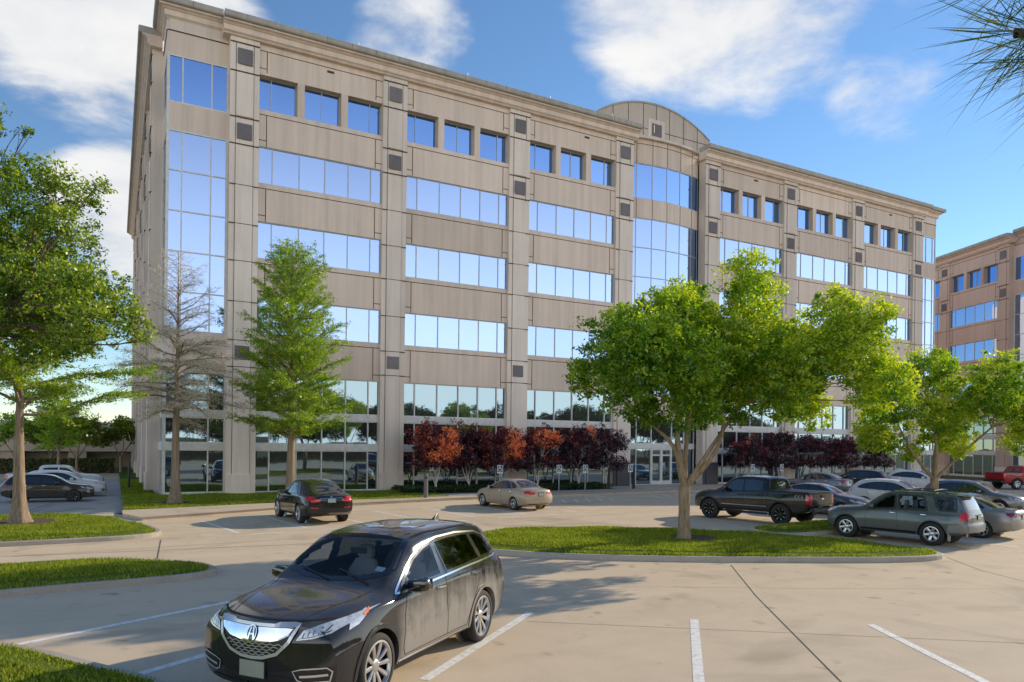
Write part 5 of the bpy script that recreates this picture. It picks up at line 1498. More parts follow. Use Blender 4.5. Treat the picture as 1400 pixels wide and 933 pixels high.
CROSS_BAND = [(3.18, 1.03), (2.95, 1.18), (2.65, 1.36), (2.35, 1.46), (2.0, 1.50), (1.4, 1.49), (.95, 1.40), (.66, 1.24), (.60, 1.17), (.9, 1.13), (2.2, 1.07)]
CROSS_GL = [[(3.02, 1.065), (2.86, 1.18), (2.58, 1.34), (2.32, 1.42), (2.12, 1.445), (2.06, 1.10)], [(1.98, 1.105), (2.04, 1.45), (1.7, 1.455), (1.3, 1.44), (1.18, 1.42), (1.05, 1.15)], [(.97, 1.155), (1.09, 1.41), (.92, 1.35), (.74, 1.23), (.76, 1.19)]]
def make_cross(label, paint, wheel, spindle=False, name='parked_car'):
    root = thing(name, label, 'car')
    gr = [(-.30, .86), (.30, .86), (.20, .64), (.38, .34), (-.38, .34), (-.20, .64)] if spindle else [(-.36, .80), (.36, .80), (.30, .64), (-.30, .64)]
    generic('cross', root, paint, CROSS_GL, [(3.36, 0), (3.32, .4), (3.18, .64), (3.05, .65), (2.62, .56), (2.5, .48), (2.46, 0)],
        ('B', [(-.55, 1.17), (.55, 1.17), (.48, 1.42), (-.48, 1.42)]), wheel=wheel, track=1.84, wr=.355, band=CROSS_BAND, lipmat='trim' if spindle else None,
        tail=[('B', [(.30, .96), (.34, 1.04), (.66, 1.08), (.74, 1.0), (.60, .93)]), ('L', [(.14, .95), (.36, 1.0), (.40, 1.06), (.10, 1.08)])],
        head=[('F', [(.36, .70), (.44, .76), (.74, .86), (.78, .80), (.60, .71)]), ('L', [(4.26, .76), (4.14, .88), (3.98, .91), (4.1, .82)])],
        grille=gr, doors=[[(2.98, 1.03), (3.08, .8), (3.04, .34)], [(2.02, 1.08), (2.04, .8), (1.98, .34)], [(1.06, 1.12), (1.12, .9), (1.34, .6), (1.42, .34)]],
        hx=(2.2, 1.26), hz=.97, mir=(2.86, 1.03), plate_r=.86, plate_f=.44, bumper=[('F', [(.48, .46), (.74, .50), (.72, .34), (.5, .34)], 'trim'), ('F', [(-.48, .46), (-.74, .50), (-.72, .34), (-.5, .34)], 'trim'), ('B', [(-.66, .50), (.66, .50), (.6, .40), (-.6, .40)], 'trim')],
        sill=[(1.42, .32), (3.24, .32), (3.24, .24), (1.42, .24)])
    return root
# ------------------------------------------------------------------ parked vehicles
def place(root, L, cx, cy, heading, z=0, scale=1.0):
    """put the middle of the car at cx, cy with its nose along heading (dx, dy)"""
    a = math.atan2(heading[1], heading[0])
    d = Vector((math.cos(a), math.sin(a), 0))
    root.location = Vector((cx, cy, z)) - d*(L/2*scale); root.rotation_euler = (0, 0, a); root.scale = (scale,)*3
    return root
def label(o, text): o['label'] = text; return o

GRP = 'cars parked in the office lot'
def grp(o): o['group'] = GRP; return o
P_beige = car_paint('beige_paint', (.46, .37, .27), .3, .25, .1)
P_green = car_paint('grey_green_paint', (.085, .115, .115), .24, .45, .3, (.26, .24, .2))
P_black = car_paint('truck_black_paint', (.010, .010, .011), .08, 0, .15, (.25, .21, .16))
P_blue = car_paint('dark_blue_paint', (.022, .034, .065), .16, .2, .25)
P_white = car_paint('white_paint', (.62, .63, .64), .25, 0, .05)
P_grey = car_paint('grey_paint', (.17, .18, .20), .2, .5, .05)
P_silver = car_paint('silver_paint', (.26, .27, .29), .25, .5, .3, (.42, .33, .2))
P_dark = car_paint('dark_grey_paint', (.025, .026, .03), .15, .2, .1)
P_red = car_paint('red_paint', (.33, .012, .018), .2, 0, .05)

mdx = make_mdx(); place(mdx, 4.92, -2.16, -34.62, (-.785, -.62), 0, 1.05); mdx.scale = (1.05, 1.12, 1.12); grp(mdx)
x6 = make_coupe_suv(); place(x6, 4.88, 1.52, -14.75, (-.08, 1)); grp(x6)
WH5 = (.66, 5, 'split', 'alloy'); WH6 = (.60, 6, 'wide', 'alloy'); WH7 = (.66, 7, 'plain', 'alloy'); WHD = (.62, 8, 'dark', 'alloy_dark')
son = make_sedan('beige dusty four door saloon parked beside the striped bay near the red maples', P_beige, WH5, 'lens_red'); place(son, 4.8, 12.0, -12.75, (-.12, 1)); grp(son)
boxy = make_boxy('grey green sport utility wagon with roof rack parked beside the central grass island', P_green, WH6); place(boxy, 4.8, 18.55, -29.15, (-.22, .975)); grp(boxy)
trk = make_pickup('black four door pickup truck with dark wheels behind the central tree', P_black, WHD); place(trk, 5.75, 18.96, -22.35, (-.18, .983)); grp(trk)
sil = make_sedan('silver saloon with dust on its roof parked beyond the grey green wagon', P_silver, WH7, 'lens_dark_red'); place(sil, 4.8, 22.3, -28.6, (-.22, .975)); grp(sil)
blu = make_sedan('dark blue saloon with dusty roof parked just past the black pickup', P_blue, WH5, 'lens_red'); place(blu, 4.8, 24.6, -20.9, (.30, -.955)); grp(blu)
wht = make_cross('white crossover car parked between the dark blue saloon and the grey crossover', P_white, WH5); place(wht, 4.64, 29.4, -21.8, (.30, -.955)); grp(wht)
lex = make_cross('grey crossover with wide dark grille facing out at the right edge', P_grey, WH7, True); place(lex, 4.64, 32.7, -23.6, (.30, -.955)); grp(lex)
def clone(src, text, cx, cy, hd, L, paint=None, scale=1.0):
    o = copy_tree(src); label(o, text); place(o, L, cx, cy, hd, 0, scale); grp(o)
    if paint:
        for ch in o.children:
            if ch.name.split('.')[0] == 'body': ch.data = ch.data.copy(); ch.data.materials[0] = paint
            if ch.name.split('.')[0] in ('wheel_arch',): ch.data = ch.data.copy(); ch.data.materials[1] = paint
    return o
dk = clone(lex, 'dark grey crossover seen tail first in front of the purple plum trees', 43.3, -9.3, (-.3, .95), 4.64, P_dark)
w2 = clone(wht, 'pale crossover in the far row before the purple plum trees', 47.0, -11.8, (.3, -.95), 4.64, P_white)
w3 = clone(son, 'grey saloon in the far row, seen between the black pickup and the dark crossover', 38.6, -9.6, (-.2, 1), 4.8, P_grey)
red = make_pickup('dark red pickup truck in the far row at the right edge', P_red, WH6, False); place(red, 5.75, 60.3, -12.3, (.93, -.3)); grp(red)
jp = make_cross('black sport utility car parked sideways in the shaded left side lot', P_black, WHD); place(jp, 4.64, -8.55, -1.25, (1, -.04), 0, .87); grp(jp)
wl = clone(wht, 'white crossover second in the left side lot behind the black one', -8.1, 2.4, (1, -.04), 4.64, P_white, .9)
wp = make_pickup('white pickup truck third in the left side lot', P_white, WH6, False); place(wp, 5.75, -8.6, 5.7, (1, -.04), 0, .85); grp(wp)
# ------------------------------------------------------------------ vegetation
def leaf_mat(name, stops, trans=.45, tmul=(1.5, 1.7, .6), gloss=.04):
    t = NT(name)
    at = t.n('ShaderNodeAttribute', attribute_name='tint')
    big = t.noise(t.coord(), .8, 3)
    f = t.math('ADD', at.outputs['Fac'], t.math('MULTIPLY', t.math('SUBTRACT', big, .5), .35))
    col = t.ramp(f, stops)
    d = t.n('ShaderNodeBsdfDiffuse'); tr = t.n('ShaderNodeBsdfTranslucent'); g = t.n('ShaderNodeBsdfGlossy'); g.inputs['Roughness'].default_value = .35
    t.l(col, d.inputs[0]); t.l(t.mix(1, col, tmul, 'MULTIPLY'), tr.inputs[0])
    m1 = t.n('ShaderNodeMixShader'); m1.inputs[0].default_value = trans; t.l(d.outputs[0], m1.inputs[1]); t.l(tr.outputs[0], m1.inputs[2])
    m2 = t.n('ShaderNodeMixShader'); m2.inputs[0].default_value = gloss; t.l(m1.outputs[0], m2.inputs[1]); t.l(g.outputs[0], m2.inputs[2])
    t.l(m2.outputs[0], t.out.inputs[0])
    return t.mat
def bark_mat(name, a, b_, sz=(9, 9, 1.6)):
    t = NT(name); b = t.bsdf(Roughness=.95); b.inputs['Specular IOR Level'].default_value = .1
    n = t.noise(t.coord(scale=sz), 1.6, 6, .7, .3); t.l(t.ramp(n, [(.3, a), (.68, b_)]), b.inputs['Base Color']); t.bump(n, .6, .03)
    return t.mat
MAT['bark_pale'] = bark_mat('pale_bark', (.17, .12, .075), (.42, .32, .21))
MAT['bark_red'] = bark_mat('cypress_bark', (.12, .085, .06), (.40, .31, .23), (14, 14, .7))
MAT['bark_dark'] = bark_mat('dark_bark', (.05, .038, .03), (.16, .12, .09))
MAT['bark_grey'] = bark_mat('bare_twig_bark', (.46, .41, .34), (.86, .80, .70))
G_LIME = [(0, (.035, .11, .008)), (.4, (.12, .26, .014)), (.75, (.30, .42, .02)), (1, (.48, .54, .05))]
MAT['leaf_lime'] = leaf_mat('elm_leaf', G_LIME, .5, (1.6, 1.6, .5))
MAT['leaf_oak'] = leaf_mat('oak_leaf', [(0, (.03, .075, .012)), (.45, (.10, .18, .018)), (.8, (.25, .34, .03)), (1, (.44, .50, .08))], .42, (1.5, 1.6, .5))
MAT['leaf_feather'] = leaf_mat('cypress_leaf', [(0, (.05, .12, .010)), (.5, (.18, .31, .018)), (1, (.42, .52, .05))], .5, (1.5, 1.6, .5))
MAT['leaf_dry'] = leaf_mat('dry_cypress_leaf', [(0, (.22, .19, .08)), (.5, (.42, .36, .16)), (1, (.62, .55, .36))], .35, (1.2, 1.15, .8))
MAT['leaf_plum'] = leaf_mat('plum_leaf', [(0, (.025, .012, .026)), (.3, (.065, .024, .045)), (.5, (.17, .035, .04)), (.7, (.62, .11, .05)), (1, (1, .40, .16))], .35, (1.6, .9, .8))  # upper stops are sunlit orange painted over the purple leaf
MAT['leaf_dark'] = leaf_mat('shrub_leaf', [(0, (.008, .026, .006)), (.6, (.028, .062, .014)), (1, (.08, .13, .03))], .3)
MAT['leaf_yellow'] = leaf_mat('young_leaf', [(0, (.05, .075, .008)), (.5, (.15, .19, .015)), (1, (.40, .38, .03))], .5)
MAT['needle'] = leaf_mat('pine_needle', [(0, (.015, .045, .012)), (.6, (.06, .12, .03)), (1, (.28, .26, .05))], .25)

def unit(v): return v/np.maximum(np.linalg.norm(v, axis=1, keepdims=True), 1e-9)
def leaf_faces(P, T, Nn, ln, wd):
    """diamond leaves at P along T, lying across Nn"""
    B = unit(np.cross(T, Nn)); ln = ln[:, None]; wd = wd[:, None]
    V = np.empty((len(P), 4, 3))
    V[:, 0] = P - T*ln*.5; V[:, 1] = P + B*wd*.5 + Nn*0; V[:, 2] = P + T*ln*.5; V[:, 3] = P - B*wd*.5
    return V
def clump_leaves(rng, cen, rad, cnt, size, tint, flat=.75, up_=.5, jit=.18, aspect=.5):
    idx = np.repeat(np.arange(len(cen)), cnt)
    n = len(idx)
    d = unit(rng.normal(size=(n, 3)))*(rng.random(n)**.45)[:, None]
    P = cen[idx] + d*rad[idx][:, None]*np.array([1, 1, flat])
    Nn = unit(rng.normal(size=(n, 3)) + np.array([0, 0, up_]) + d*.6)
    T = unit(np.cross(Nn, rng.normal(size=(n, 3))))
    s = size*rng.uniform(.65, 1.3, n)
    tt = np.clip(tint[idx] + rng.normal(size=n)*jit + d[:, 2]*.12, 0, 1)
    return leaf_faces(P, T, Nn, s, s*aspect), tt

def limb(mb, rng, a, b, r0, r1, bend=.12, n=5, sides=6, sag=0.0):
    a, b = Vector(a), Vector(b); L = (b-a).length
    off = Vector(rng.normal(size=3))*bend*L*.5
    pts = []
    for k in range(n+1):
        t = k/n
        pts.append(a.lerp(b, t) + off*math.sin(PI*t) + Vector((0, 0, sag*L*math.sin(PI*t))))
    mb.tube(pts, [r0 + (r1-r0)*(k/n)**.8 for k in range(n+1)], sides, cap=False)
    return pts

def broadleaf(name, label_, cat, loc, rz, lobes, fork, trunk_r, stems, leaf, bark, leaf_size=.12, dens=1.0, seed=1, group=None, crad=.36, per=34, tints=None, lean=(0, 0), branch_to=1.0, jit=.16):
    """lobes: (x, y, z, r); fork height; stems: list of (x, y, z) where the main limbs end"""
    rng = np.random.default_rng(seed)
    root = thing(name, label_, cat, loc, rz, group)
    mb = MB()
    fk = Vector((lean[0], lean[1], fork))
    prof = [(-.05, 1.55), (.08, 1.25), (.3, 1.06), (fork*.55, .95), (fork*.85, .98), (fork, 1.02)]
    mb.tube([(fk.x*(z/fork)**1.5 if z > 0 else 0, fk.y*(z/fork)**1.5 if z > 0 else 0, z) for z, _ in prof], [trunk_r*q for _, q in prof], 12, cap=False)
    ends = []
    nst = len(stems)
    for s in stems:
        pts = limb(mb, rng, fk - Vector((0, 0, .12)), s, trunk_r*.52, trunk_r*.22, .10, 6, 8, .06)
        ends.append(pts)
    allp = [p for e in ends for p in e[2:]]
    C_, R_, T_ = [], [], []
    for li, (x, y, z, r) in enumerate(lobes):
        c = Vector((x, y, z))
        p0 = min(allp, key=lambda p: (p-c).length + max(0, p.z - c.z)*1.5)
        pts = limb(mb, rng, p0, c, trunk_r*.17, trunk_r*.05, .12, 4, 5, .05)
        nb = int(5*branch_to)
        for k in range(nb):
            d = Vector(rng.normal(size=3)); d.normalize(); d.z = d.z*.6 + .2
            limb(mb, rng, pts[2 + k % 3], c + d*r*.85, trunk_r*.06, .006, .15, 3, 4)
        m = max(3, int(dens*9.5*(r/.36*.36/.5)**2.2))
        d = unit(rng.normal(size=(m, 3)))*(rng.random(m)**.38)[:, None]
        d *= np.where(rng.random(m) < .22, rng.uniform(1.0, 1.3, m), 1)[:, None]
        cc = np.array(c) + d*r*np.array([1, 1, .85])
        C_.append(cc); R_.append(rng.uniform(.45, 1.3, m)*crad)
        base = .42 if tints is None else tints[li]
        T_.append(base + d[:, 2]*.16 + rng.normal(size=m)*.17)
    mb.build('trunk', bark, root, smooth='all')
    V, tt = clump_leaves(rng, np.concatenate(C_), np.concatenate(R_), per, leaf_size, np.concatenate(T_), jit=jit)
    n = len(V)
    np_mesh('crown', V.reshape(-1, 3), np.arange(4*n).reshape(n, 4), leaf, root, attr=tt)
    return root

def conifer(name, label_, loc, rz, H, z0, prof, trunk_r, leaf, bark, seed, n_br=70, twigs=9, spray=16, leaf_l=.16, leaf_w=.045, rise=.15, droop=.25, bare=False, tint=.5, group=None, twig_mat=None, flare=2.0, leafz=0):
    rng = np.random.default_rng(seed)
    root = thing(name, label_, 'tree', loc, rz, group)
    mb = MB(); tw = MB()
    # fluted, flared butt
    zs = [-.1, .05, .2, .45, .9, 1.6, 3, H*.4, H*.6, H*.8, H*.93, H]
    base = len(mb.v); n = 14
    wob = rng.normal(size=2)*.05
    for z in zs:
        q = max(.015, trunk_r*(1-(max(z, 0)/H)**1.1)*(1 + (flare-1)*math.exp(-max(z, 0)/.38)))
        for k in range(n):
            a = 2*PI*k/n; fl = 1 + .16*math.cos(5*a+seed)*math.exp(-max(z, 0)/.9)
            mb.v.append((q*fl*math.cos(a) + wob[0]*math.sin(z*.5), q*fl*math.sin(a) + wob[1]*math.sin(z*.7), z))
    for i in range(len(zs)-1):
        for k in range(n):
            l = (k+1) % n; mb.f.append((base+i*n+k, base+i*n+l, base+(i+1)*n+l, base+(i+1)*n+k)); mb.m.append(0)
    P, T, tt = [], [], []
    for b in range(n_br):
        t = (b + rng.random())/n_br
        z = z0 + (H*.985 - z0)*t**.9
        a = b*2.399963 + rng.normal()*.35
        L = np.interp(t, [p[0] for p in prof], [p[1] for p in prof])*rng.uniform(.65, 1.15)
        dirv = np.array([math.cos(a), math.sin(a), 0])
        rs = rise + t*.9 + rng.normal()*.1
        m = 6; pts = []
        wv = rng.normal(size=3)*.05
        for k in range(m+1):
            q = k/m
            pts.append(np.array([0, 0, z]) + dirv*L*q + np.array([0, 0, L*(rs*q - droop*q*q*(1-t*.7))]) + wv*math.sin(q*5)*L)
        r0 = max(.012, trunk_r*.30*(1-t*.8)*min(1, L/2))
        mb.tube(pts, [r0*(1-k/m*.85) for k in range(m+1)], 5, cap=False)
        nt = max(3, int(twigs*L/1.5))
        for j in range(nt):
            q = .18 + .82*(j+rng.random()*.8)/nt
            kk = min(m-1, int(q*m)); p = pts[kk] + (pts[kk+1]-pts[kk])*(q*m-kk)
            side = (1 if j % 2 else -1)*rng.uniform(.5, 1.15)
            ang = a + side; l = (.30 + .34*L*(1-q*.55))*rng.uniform(.6, 1.2)
            td = np.array([math.cos(ang), math.sin(ang), rng.uniform(-.25, .45) + rs*.3])
            td /= np.linalg.norm(td)
            e = p + td*l + np.array([0, 0, -.18*l]); mid = p + td*l*.5 + rng.normal(size=3)*.03
            tw.tube([p, mid, e], [.011 if not bare else .010, .007, .003], 3, cap=False)
            if bare:
                for s in range(5):
                    u = rng.uniform(.15, 1); b0 = p + (e-p)*u; dd = unit((td + rng.normal(size=3)*.7)[None])[0]
                    tw.tube([b0, b0 + dd*rng.uniform(.15, .42)], [.006, .0025], 3, cap=False)
            ns = int(spray*l/.5)
            if bare and z > leafz: ns = int(ns*.12)
            u = rng.random(ns)
            pp = p + (e-p)*u[:, None] + rng.normal(size=(ns, 3))*.06
            dd = unit(td + rng.normal(size=(ns, 3))*.75)
            P.append(pp); T.append(dd); tt.append(np.clip(tint + rng.normal(size=ns)*.2 + rng.normal()*.12, 0, 1))
    P = np.concatenate(P); T = np.concatenate(T); tt = np.concatenate(tt); n_ = len(P)
    tr = mb.build('trunk', bark, root, smooth='all')
    tw.build('twigs', twig_mat or bark, tr)
    Nn = unit(np.cross(T, rng.normal(size=(n_, 3))))
    V = leaf_faces(P, T, Nn, leaf_l*rng.uniform(.6, 1.4, n_), leaf_w*rng.uniform(.7, 1.3, n_))
    np_mesh('crown', V.reshape(-1, 3), np.arange(4*n_).reshape(n_, 4), leaf, root, attr=tt)
    return root

# elm in the central island ------------------------------------------------
ML = []
for k, (x, y, r) in enumerate([(835, 470, 58), (870, 432, 52), (905, 410, 46), (950, 385, 42), (1000, 378, 38), (1040, 392, 38), (808, 500, 36), (850, 522, 46), (900, 490, 66), (960, 460, 78), (1010, 450, 66), (1050, 470, 58),
        (925, 540, 42), (1000, 530, 42), (1100, 440, 52), (1128, 405, 34), (1152, 428, 44), (1182, 452, 40), (1198, 492, 30), (1120, 490, 58), (1168, 510, 44), (1080, 520, 48), (1132, 545, 32), (1188, 538, 22), (1050, 525, 44), (786, 487, 16), (880, 555, 24), (970, 555, 24), (860, 480, 60), (940, 430, 60), (985, 500, 66), (1090, 480, 55), (1140, 460, 50)]):
    d = [-1.6, 1.2, -.4, 2.0, -2.2, .5, 1.7, -1.0][k % 8]*(r/50)
    ML.append(((x-935)*.0228, d, 2.85 + (606-y)*.0228, r*.0228*1.0))
MT = [.48 + .30*min(1, max(0, (l[0]+2.5)/7)) + .05*(l[2]-6)/3 for l in ML]  # leaves painted lighter towards the sunward right side and the top
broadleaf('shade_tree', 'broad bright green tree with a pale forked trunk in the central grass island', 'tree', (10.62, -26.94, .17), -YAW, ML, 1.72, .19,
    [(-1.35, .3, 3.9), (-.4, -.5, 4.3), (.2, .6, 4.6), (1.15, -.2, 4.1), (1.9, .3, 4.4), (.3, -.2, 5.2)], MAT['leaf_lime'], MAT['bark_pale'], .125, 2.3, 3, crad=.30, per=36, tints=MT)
# its neighbour behind the wagon
RL = []
for k, (x, y, r) in enumerate([(1222, 560, 30), (1255, 520, 38), (1290, 508, 34), (1325, 498, 20), (1350, 528, 42), (1390, 548, 42), (1425, 572, 42), (1248, 590, 38), (1300, 560, 50), (1350, 588, 38), (1400, 600, 28), (1218, 602, 22), (1455, 560, 44), (1280, 618, 20), (1335, 615, 20)]):
    RL.append(((x-1303)*.0322, [-1.2, 1.0, -.3, 1.5, -1.6, .4][k % 6]*(r/36), 3.15 + (614-y)*.0322, r*.0322))
broadleaf('shade_tree', 'lower green tree with forked trunk behind the grey green wagon near the right edge', 'tree', (26.6, -25.4, .17), -YAW, RL, 1.75, .17,
    [(-1.5, .2, 4.0), (-.4, -.5, 4.3), (.8, .5, 4.2), (2.4, -.2, 4.0)], MAT['leaf_lime'], MAT['bark_pale'], .135, 2.2, 8, crad=.28, per=32, tints=[.48+.03*k for k in range(15)])
# oak leaning in from the left, its trunk outside the frame
OL = []
for k, (x, y, r) in enumerate([(-40, 190, 60), (5, 235, 34), (-20, 300, 70), (50, 265, 40), (90, 265, 26), (118, 262, 17), (30, 330, 60), (85, 320, 32), (-60, 380, 90), (20, 400, 70), (80, 385, 45), (120, 400, 34), (150, 425, 30), (70, 440, 52), (130, 450, 36), (165, 455, 25), (190, 470, 12), (10, 460, 50), (-60, 470, 60), (-120, 300, 90), (-160, 420, 80), (-5, 190, 20), (20, 188, 12), (100, 470, 30), (-130, 220, 60)]):
    OL.append(((x+150)*.0222, [-1.4, .9, -.2, 1.7, -1.9, .5, 1.2][k % 7]*(r/55), 3.15 + (600-y)*.0222, r*.0222))
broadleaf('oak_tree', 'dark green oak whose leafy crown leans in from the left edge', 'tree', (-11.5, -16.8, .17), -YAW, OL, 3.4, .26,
    [(.2, .3, 9.5), (1.6, -.4, 7.5), (2.6, .5, 7.0), (-1.6, 0, 7.5), (3.6, -.2, 6.6), (1.0, .4, 9.0)], MAT['leaf_oak'], MAT['bark_dark'], .12, 2.0, 12, crad=.28, per=28, tints=[.46+.22*min(1, l[0]/8) for l in OL], jit=.2)  # lobes on the right tinted lighter, sunlight put into the leaf colour
# cypresses
conifer('cypress_tree', 'feathery pale green cypress with a flared trunk at the left edge', (-8.56, -13.99, .17), -.4, 8.6, 3.7, [(0, 3.6), (.3, 3.9), (.7, 2.4), (1, .4)], .21, MAT['leaf_feather'], MAT['bark_red'], 4, 46, 12, 30, .13, .04, .35, .18, tint=.68, flare=1.9)
conifer('cypress_tree', 'nearly bare grey cypress standing at the corner of the office building', (-3.0, -6.24, .14), 1.0, 12.2, 4.1, [(0, 2.9), (.25, 3.0), (.5, 2.2), (.8, 1.1), (1, .25)], .215, MAT['leaf_dry'], MAT['bark_red'], 9, 80, 13, 12, .10, .03, .12, .30, bare=True, tint=.5, twig_mat=MAT['bark_grey'], flare=1.9, leafz=7.5)
conifer('cypress_tree', 'tall leafy green cypress on the lawn behind the black sloping car', (2.2, -7.3, .14), .2, 12.9, 3.0, [(0, 2.7), (.15, 2.6), (.45, 2.1), (.75, 1.5), (.92, .8), (1, .25)], .22, MAT['leaf_feather'], MAT['bark_red'], 6, 150, 10, 38, .12, .038, .50, .16, tint=.60, flare=1.6)

# purple plums in front of the glass
def plum(x, y, seed, label_, tint, sun_tinted, sc=1.0, rz=0, group='purple plum trees in front of the ground floor'):
    rng = np.random.default_rng(seed)
    lobes, tn = [], []
    for k in range(13):
        a = k*2.4; rr = 1.35*math.sqrt((k+.3)/13)
        lobes.append((rr*math.cos(a), rr*math.sin(a)*.8, 2.5 + .75*math.cos(rr*1.1) + rng.normal()*.28 - .25, .62+.12*rng.random())); tn.append(tint + rng.normal()*.06)
    for k in range(7):
        a = k*.9; lobes.append((1.1*math.cos(a), .8*math.sin(a), 1.55, .55)); tn.append(tint - .03)
    for (hx, hz, r) in sun_tinted: lobes.append((hx, -1.0, hz, r*1.3)); tn.append(1.0); lobes.append((hx+.25, -.9, hz-.3, r)); tn.append(.95)  # orange lobes: reflected sunlight put into the leaf colour
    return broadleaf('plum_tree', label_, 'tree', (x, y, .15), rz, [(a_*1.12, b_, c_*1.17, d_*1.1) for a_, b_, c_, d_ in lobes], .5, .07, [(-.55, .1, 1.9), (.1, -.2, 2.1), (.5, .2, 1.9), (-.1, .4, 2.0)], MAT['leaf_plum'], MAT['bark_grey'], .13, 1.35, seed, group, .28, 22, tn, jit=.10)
plum(12.2, -2.3, 21, 'dark red plum tree with painted orange sunlight behind the bollard, leftmost of the plum row', .42, [(.3, 2.6, .55), (.5, 3.1, .35), (.1, 2.2, .4), (-.5, 2.1, .3)])
plum(14.7, -1.9, 22, 'dark plum tree between the two with painted sunlight behind the beige saloon', .26, [])
plum(16.9, -2.5, 23, 'plum tree with tips painted sunlit orange rising behind the beige saloon, second of the sun painted ones', .34, [(.1, 2.9, .5), (.5, 2.4, .4), (.0, 2.3, .35)])
plum(19.6, -2.4, 24, 'plum tree with its top painted sunlit orange, just right of the beige saloon', .30, [(-.1, 3.1, .45), (.5, 3.0, .4), (-.4, 2.9, .3)])
plum(23.0, -2.3, 25, 'dark purple plum tree left of the entrance with one spot painted sunlit red', .18, [(.3, 3.5, .25)])
plum(25.4, -2.2, 26, 'dark purple plum tree beside the granite plinth at the entrance', .15, [])
for k, (x, txt) in enumerate(((39.6, 'dark purple plum tree right of the entrance, seen over the black pickup'), (43.2, 'dark purple plum tree over the dark blue saloon, second right of the entrance'), (47.0, 'dark purple plum tree in the middle of the right planting bed'), (51.2, 'dark purple plum tree above the white crossover'), (55.6, 'dark purple plum tree at the far end of the right planting bed'))):
    plum(x, -2.2, 31+k, txt, .20, [])

# clipped ground cover in the beds
def cover(name, poly, z, h, n, mat, size=.11, seed=3):
    rng = np.random.default_rng(seed)
    xs = [p[0] for p in poly]; ys = [p[1] for p in poly]
    x = rng.uniform(min(xs), max(xs), n*2); y = rng.uniform(min(ys), max(ys), n*2); k = inside(x, y, poly); x, y = x[k], y[k]
    hh = h*(.75 + .25*np.sin(x*2.1)*np.sin(y*3.3+1)) 
    P = np.c_[x, y, z + hh*rng.random(len(x))**.5]; m = len(x)
    Nn = unit(rng.normal(size=(m, 3)) + np.array([0, -.3, .8])); T = unit(np.cross(Nn, rng.normal(size=(m, 3)))); s = size*rng.uniform(.6, 1.3, m)
    V = leaf_faces(P, T, Nn, s, s*.55)
    return tag(np_mesh(name, V.reshape(-1, 3), np.arange(4*m).reshape(m, 4), mat, attr=rng.random(m)), kind='stuff')
cover('ground_cover', [(9.7, -4.1), (25.2, -3.5), (25.2, -.8), (9.7, -.8)], .15, .42, 16000, MAT['leaf_dark'])
cover('ground_cover', [(40.2, -3.6), (65, -2.9), (65, -.8), (40.2, -.8)], .15, .42, 12000, MAT['leaf_dark'], seed=4)

# pine beside the camera: only one bough hangs into the frame
def pine():
    rng = np.random.default_rng(17)
    root = thing('pine_tree', 'long needled pine bough hanging into the top right corner against the sky', 'tree', (-1.66, -44.47, 0), -YAW)
    mb = MB()
    mb.tube([(0, 0, -.1), (.05, 0, 2), (0, .05, 5), (.05, 0, 8), (0, 0, 10)], [.19, .16, .13, .09, .02], 10)
    P, T, L_, tt = [], [], [], []
    def tuft(p, d, n=40, ln=.30, spread=.7):
        p = np.array(p); d = np.array(d)/np.linalg.norm(d)
        dd = unit(d*1.0 + rng.normal(size=(n, 3))*spread + np.array([0, 0, -.12]))
        back = rng.uniform(0, .14, n)[:, None]
        l = ln*rng.uniform(.6, 1.15, n)
        P.append(p - d*back + dd*l[:, None]*.5); T.append(dd); L_.append(l); tt.append(rng.random(n)**1.5)
    def bough(a, b, r, shoots):
        pts = limb(mb, rng, a, b, r, r*.35, .05, 6, 7, .03)
        d = Vector(b) - Vector(a); d.normalize()
        for q, sd, ln in shoots:
            k = min(5, int(q*6)); p = pts[k].lerp(pts[k+1], q*6-k); e = p + Vector(sd)*ln
            mb.tube([p, (p+e)/2 + Vector((0, 0, -.01)), e], [r*.4, r*.35, r*.25], 5, cap=False); tuft(e, sd)
        tuft(b, d, 60)
    # local x = to the right of the view, y = forward
    S = [(.72, (-.6, .3, .5), .16), (.80, (-.7, -.5, .1), .14), (.88, (-.5, .2, -.6), .12), (.93, (-.6, .6, .3), .12), (.65, (-.3, .6, -.4), .14)]
    bough((0, 0, 4.75), (-1.80, -.36, 4.31), .026, S)
    bough((0, 0, 4.95), (-1.86, -.42, 4.44), .022, S[:3])
    bough((0, 0, 4.55), (-1.70, -.40, 4.22), .020, S[1:4])
    for k in range(16):
        a = k*2.4; z = 5.4 + k*.28; l = 2.0*(1-k/18)
        if math.cos(a) < -.2: a += PI*.7
        bough((0, 0, z), (abs(l*math.cos(a))*.9, l*math.sin(a), z + .1), .03, S)
    mb.build('trunk', MAT['bark_dark'], root, smooth='all')
    P, T, L_, tt = np.concatenate(P), np.concatenate(T), np.concatenate(L_), np.concatenate(tt); n = len(P)
    Nn = unit(np.cross(T, rng.normal(size=(n, 3))))
    V = leaf_faces(P, T, Nn, L_, np.full(n, .0032))
    np_mesh('crown', V.reshape(-1, 3), np.arange(4*n).reshape(n, 4), MAT['needle'], root, attr=tt)
    return root
pine()
m = MB(); m.prism(ccw([(-1.66+2.2*math.cos(k*PI/10), -44.47+1.6*math.sin(k*PI/10)) for k in range(20)]), -.02, .14); tag(m.build('planting_island', MAT['turf']), kind='structure')

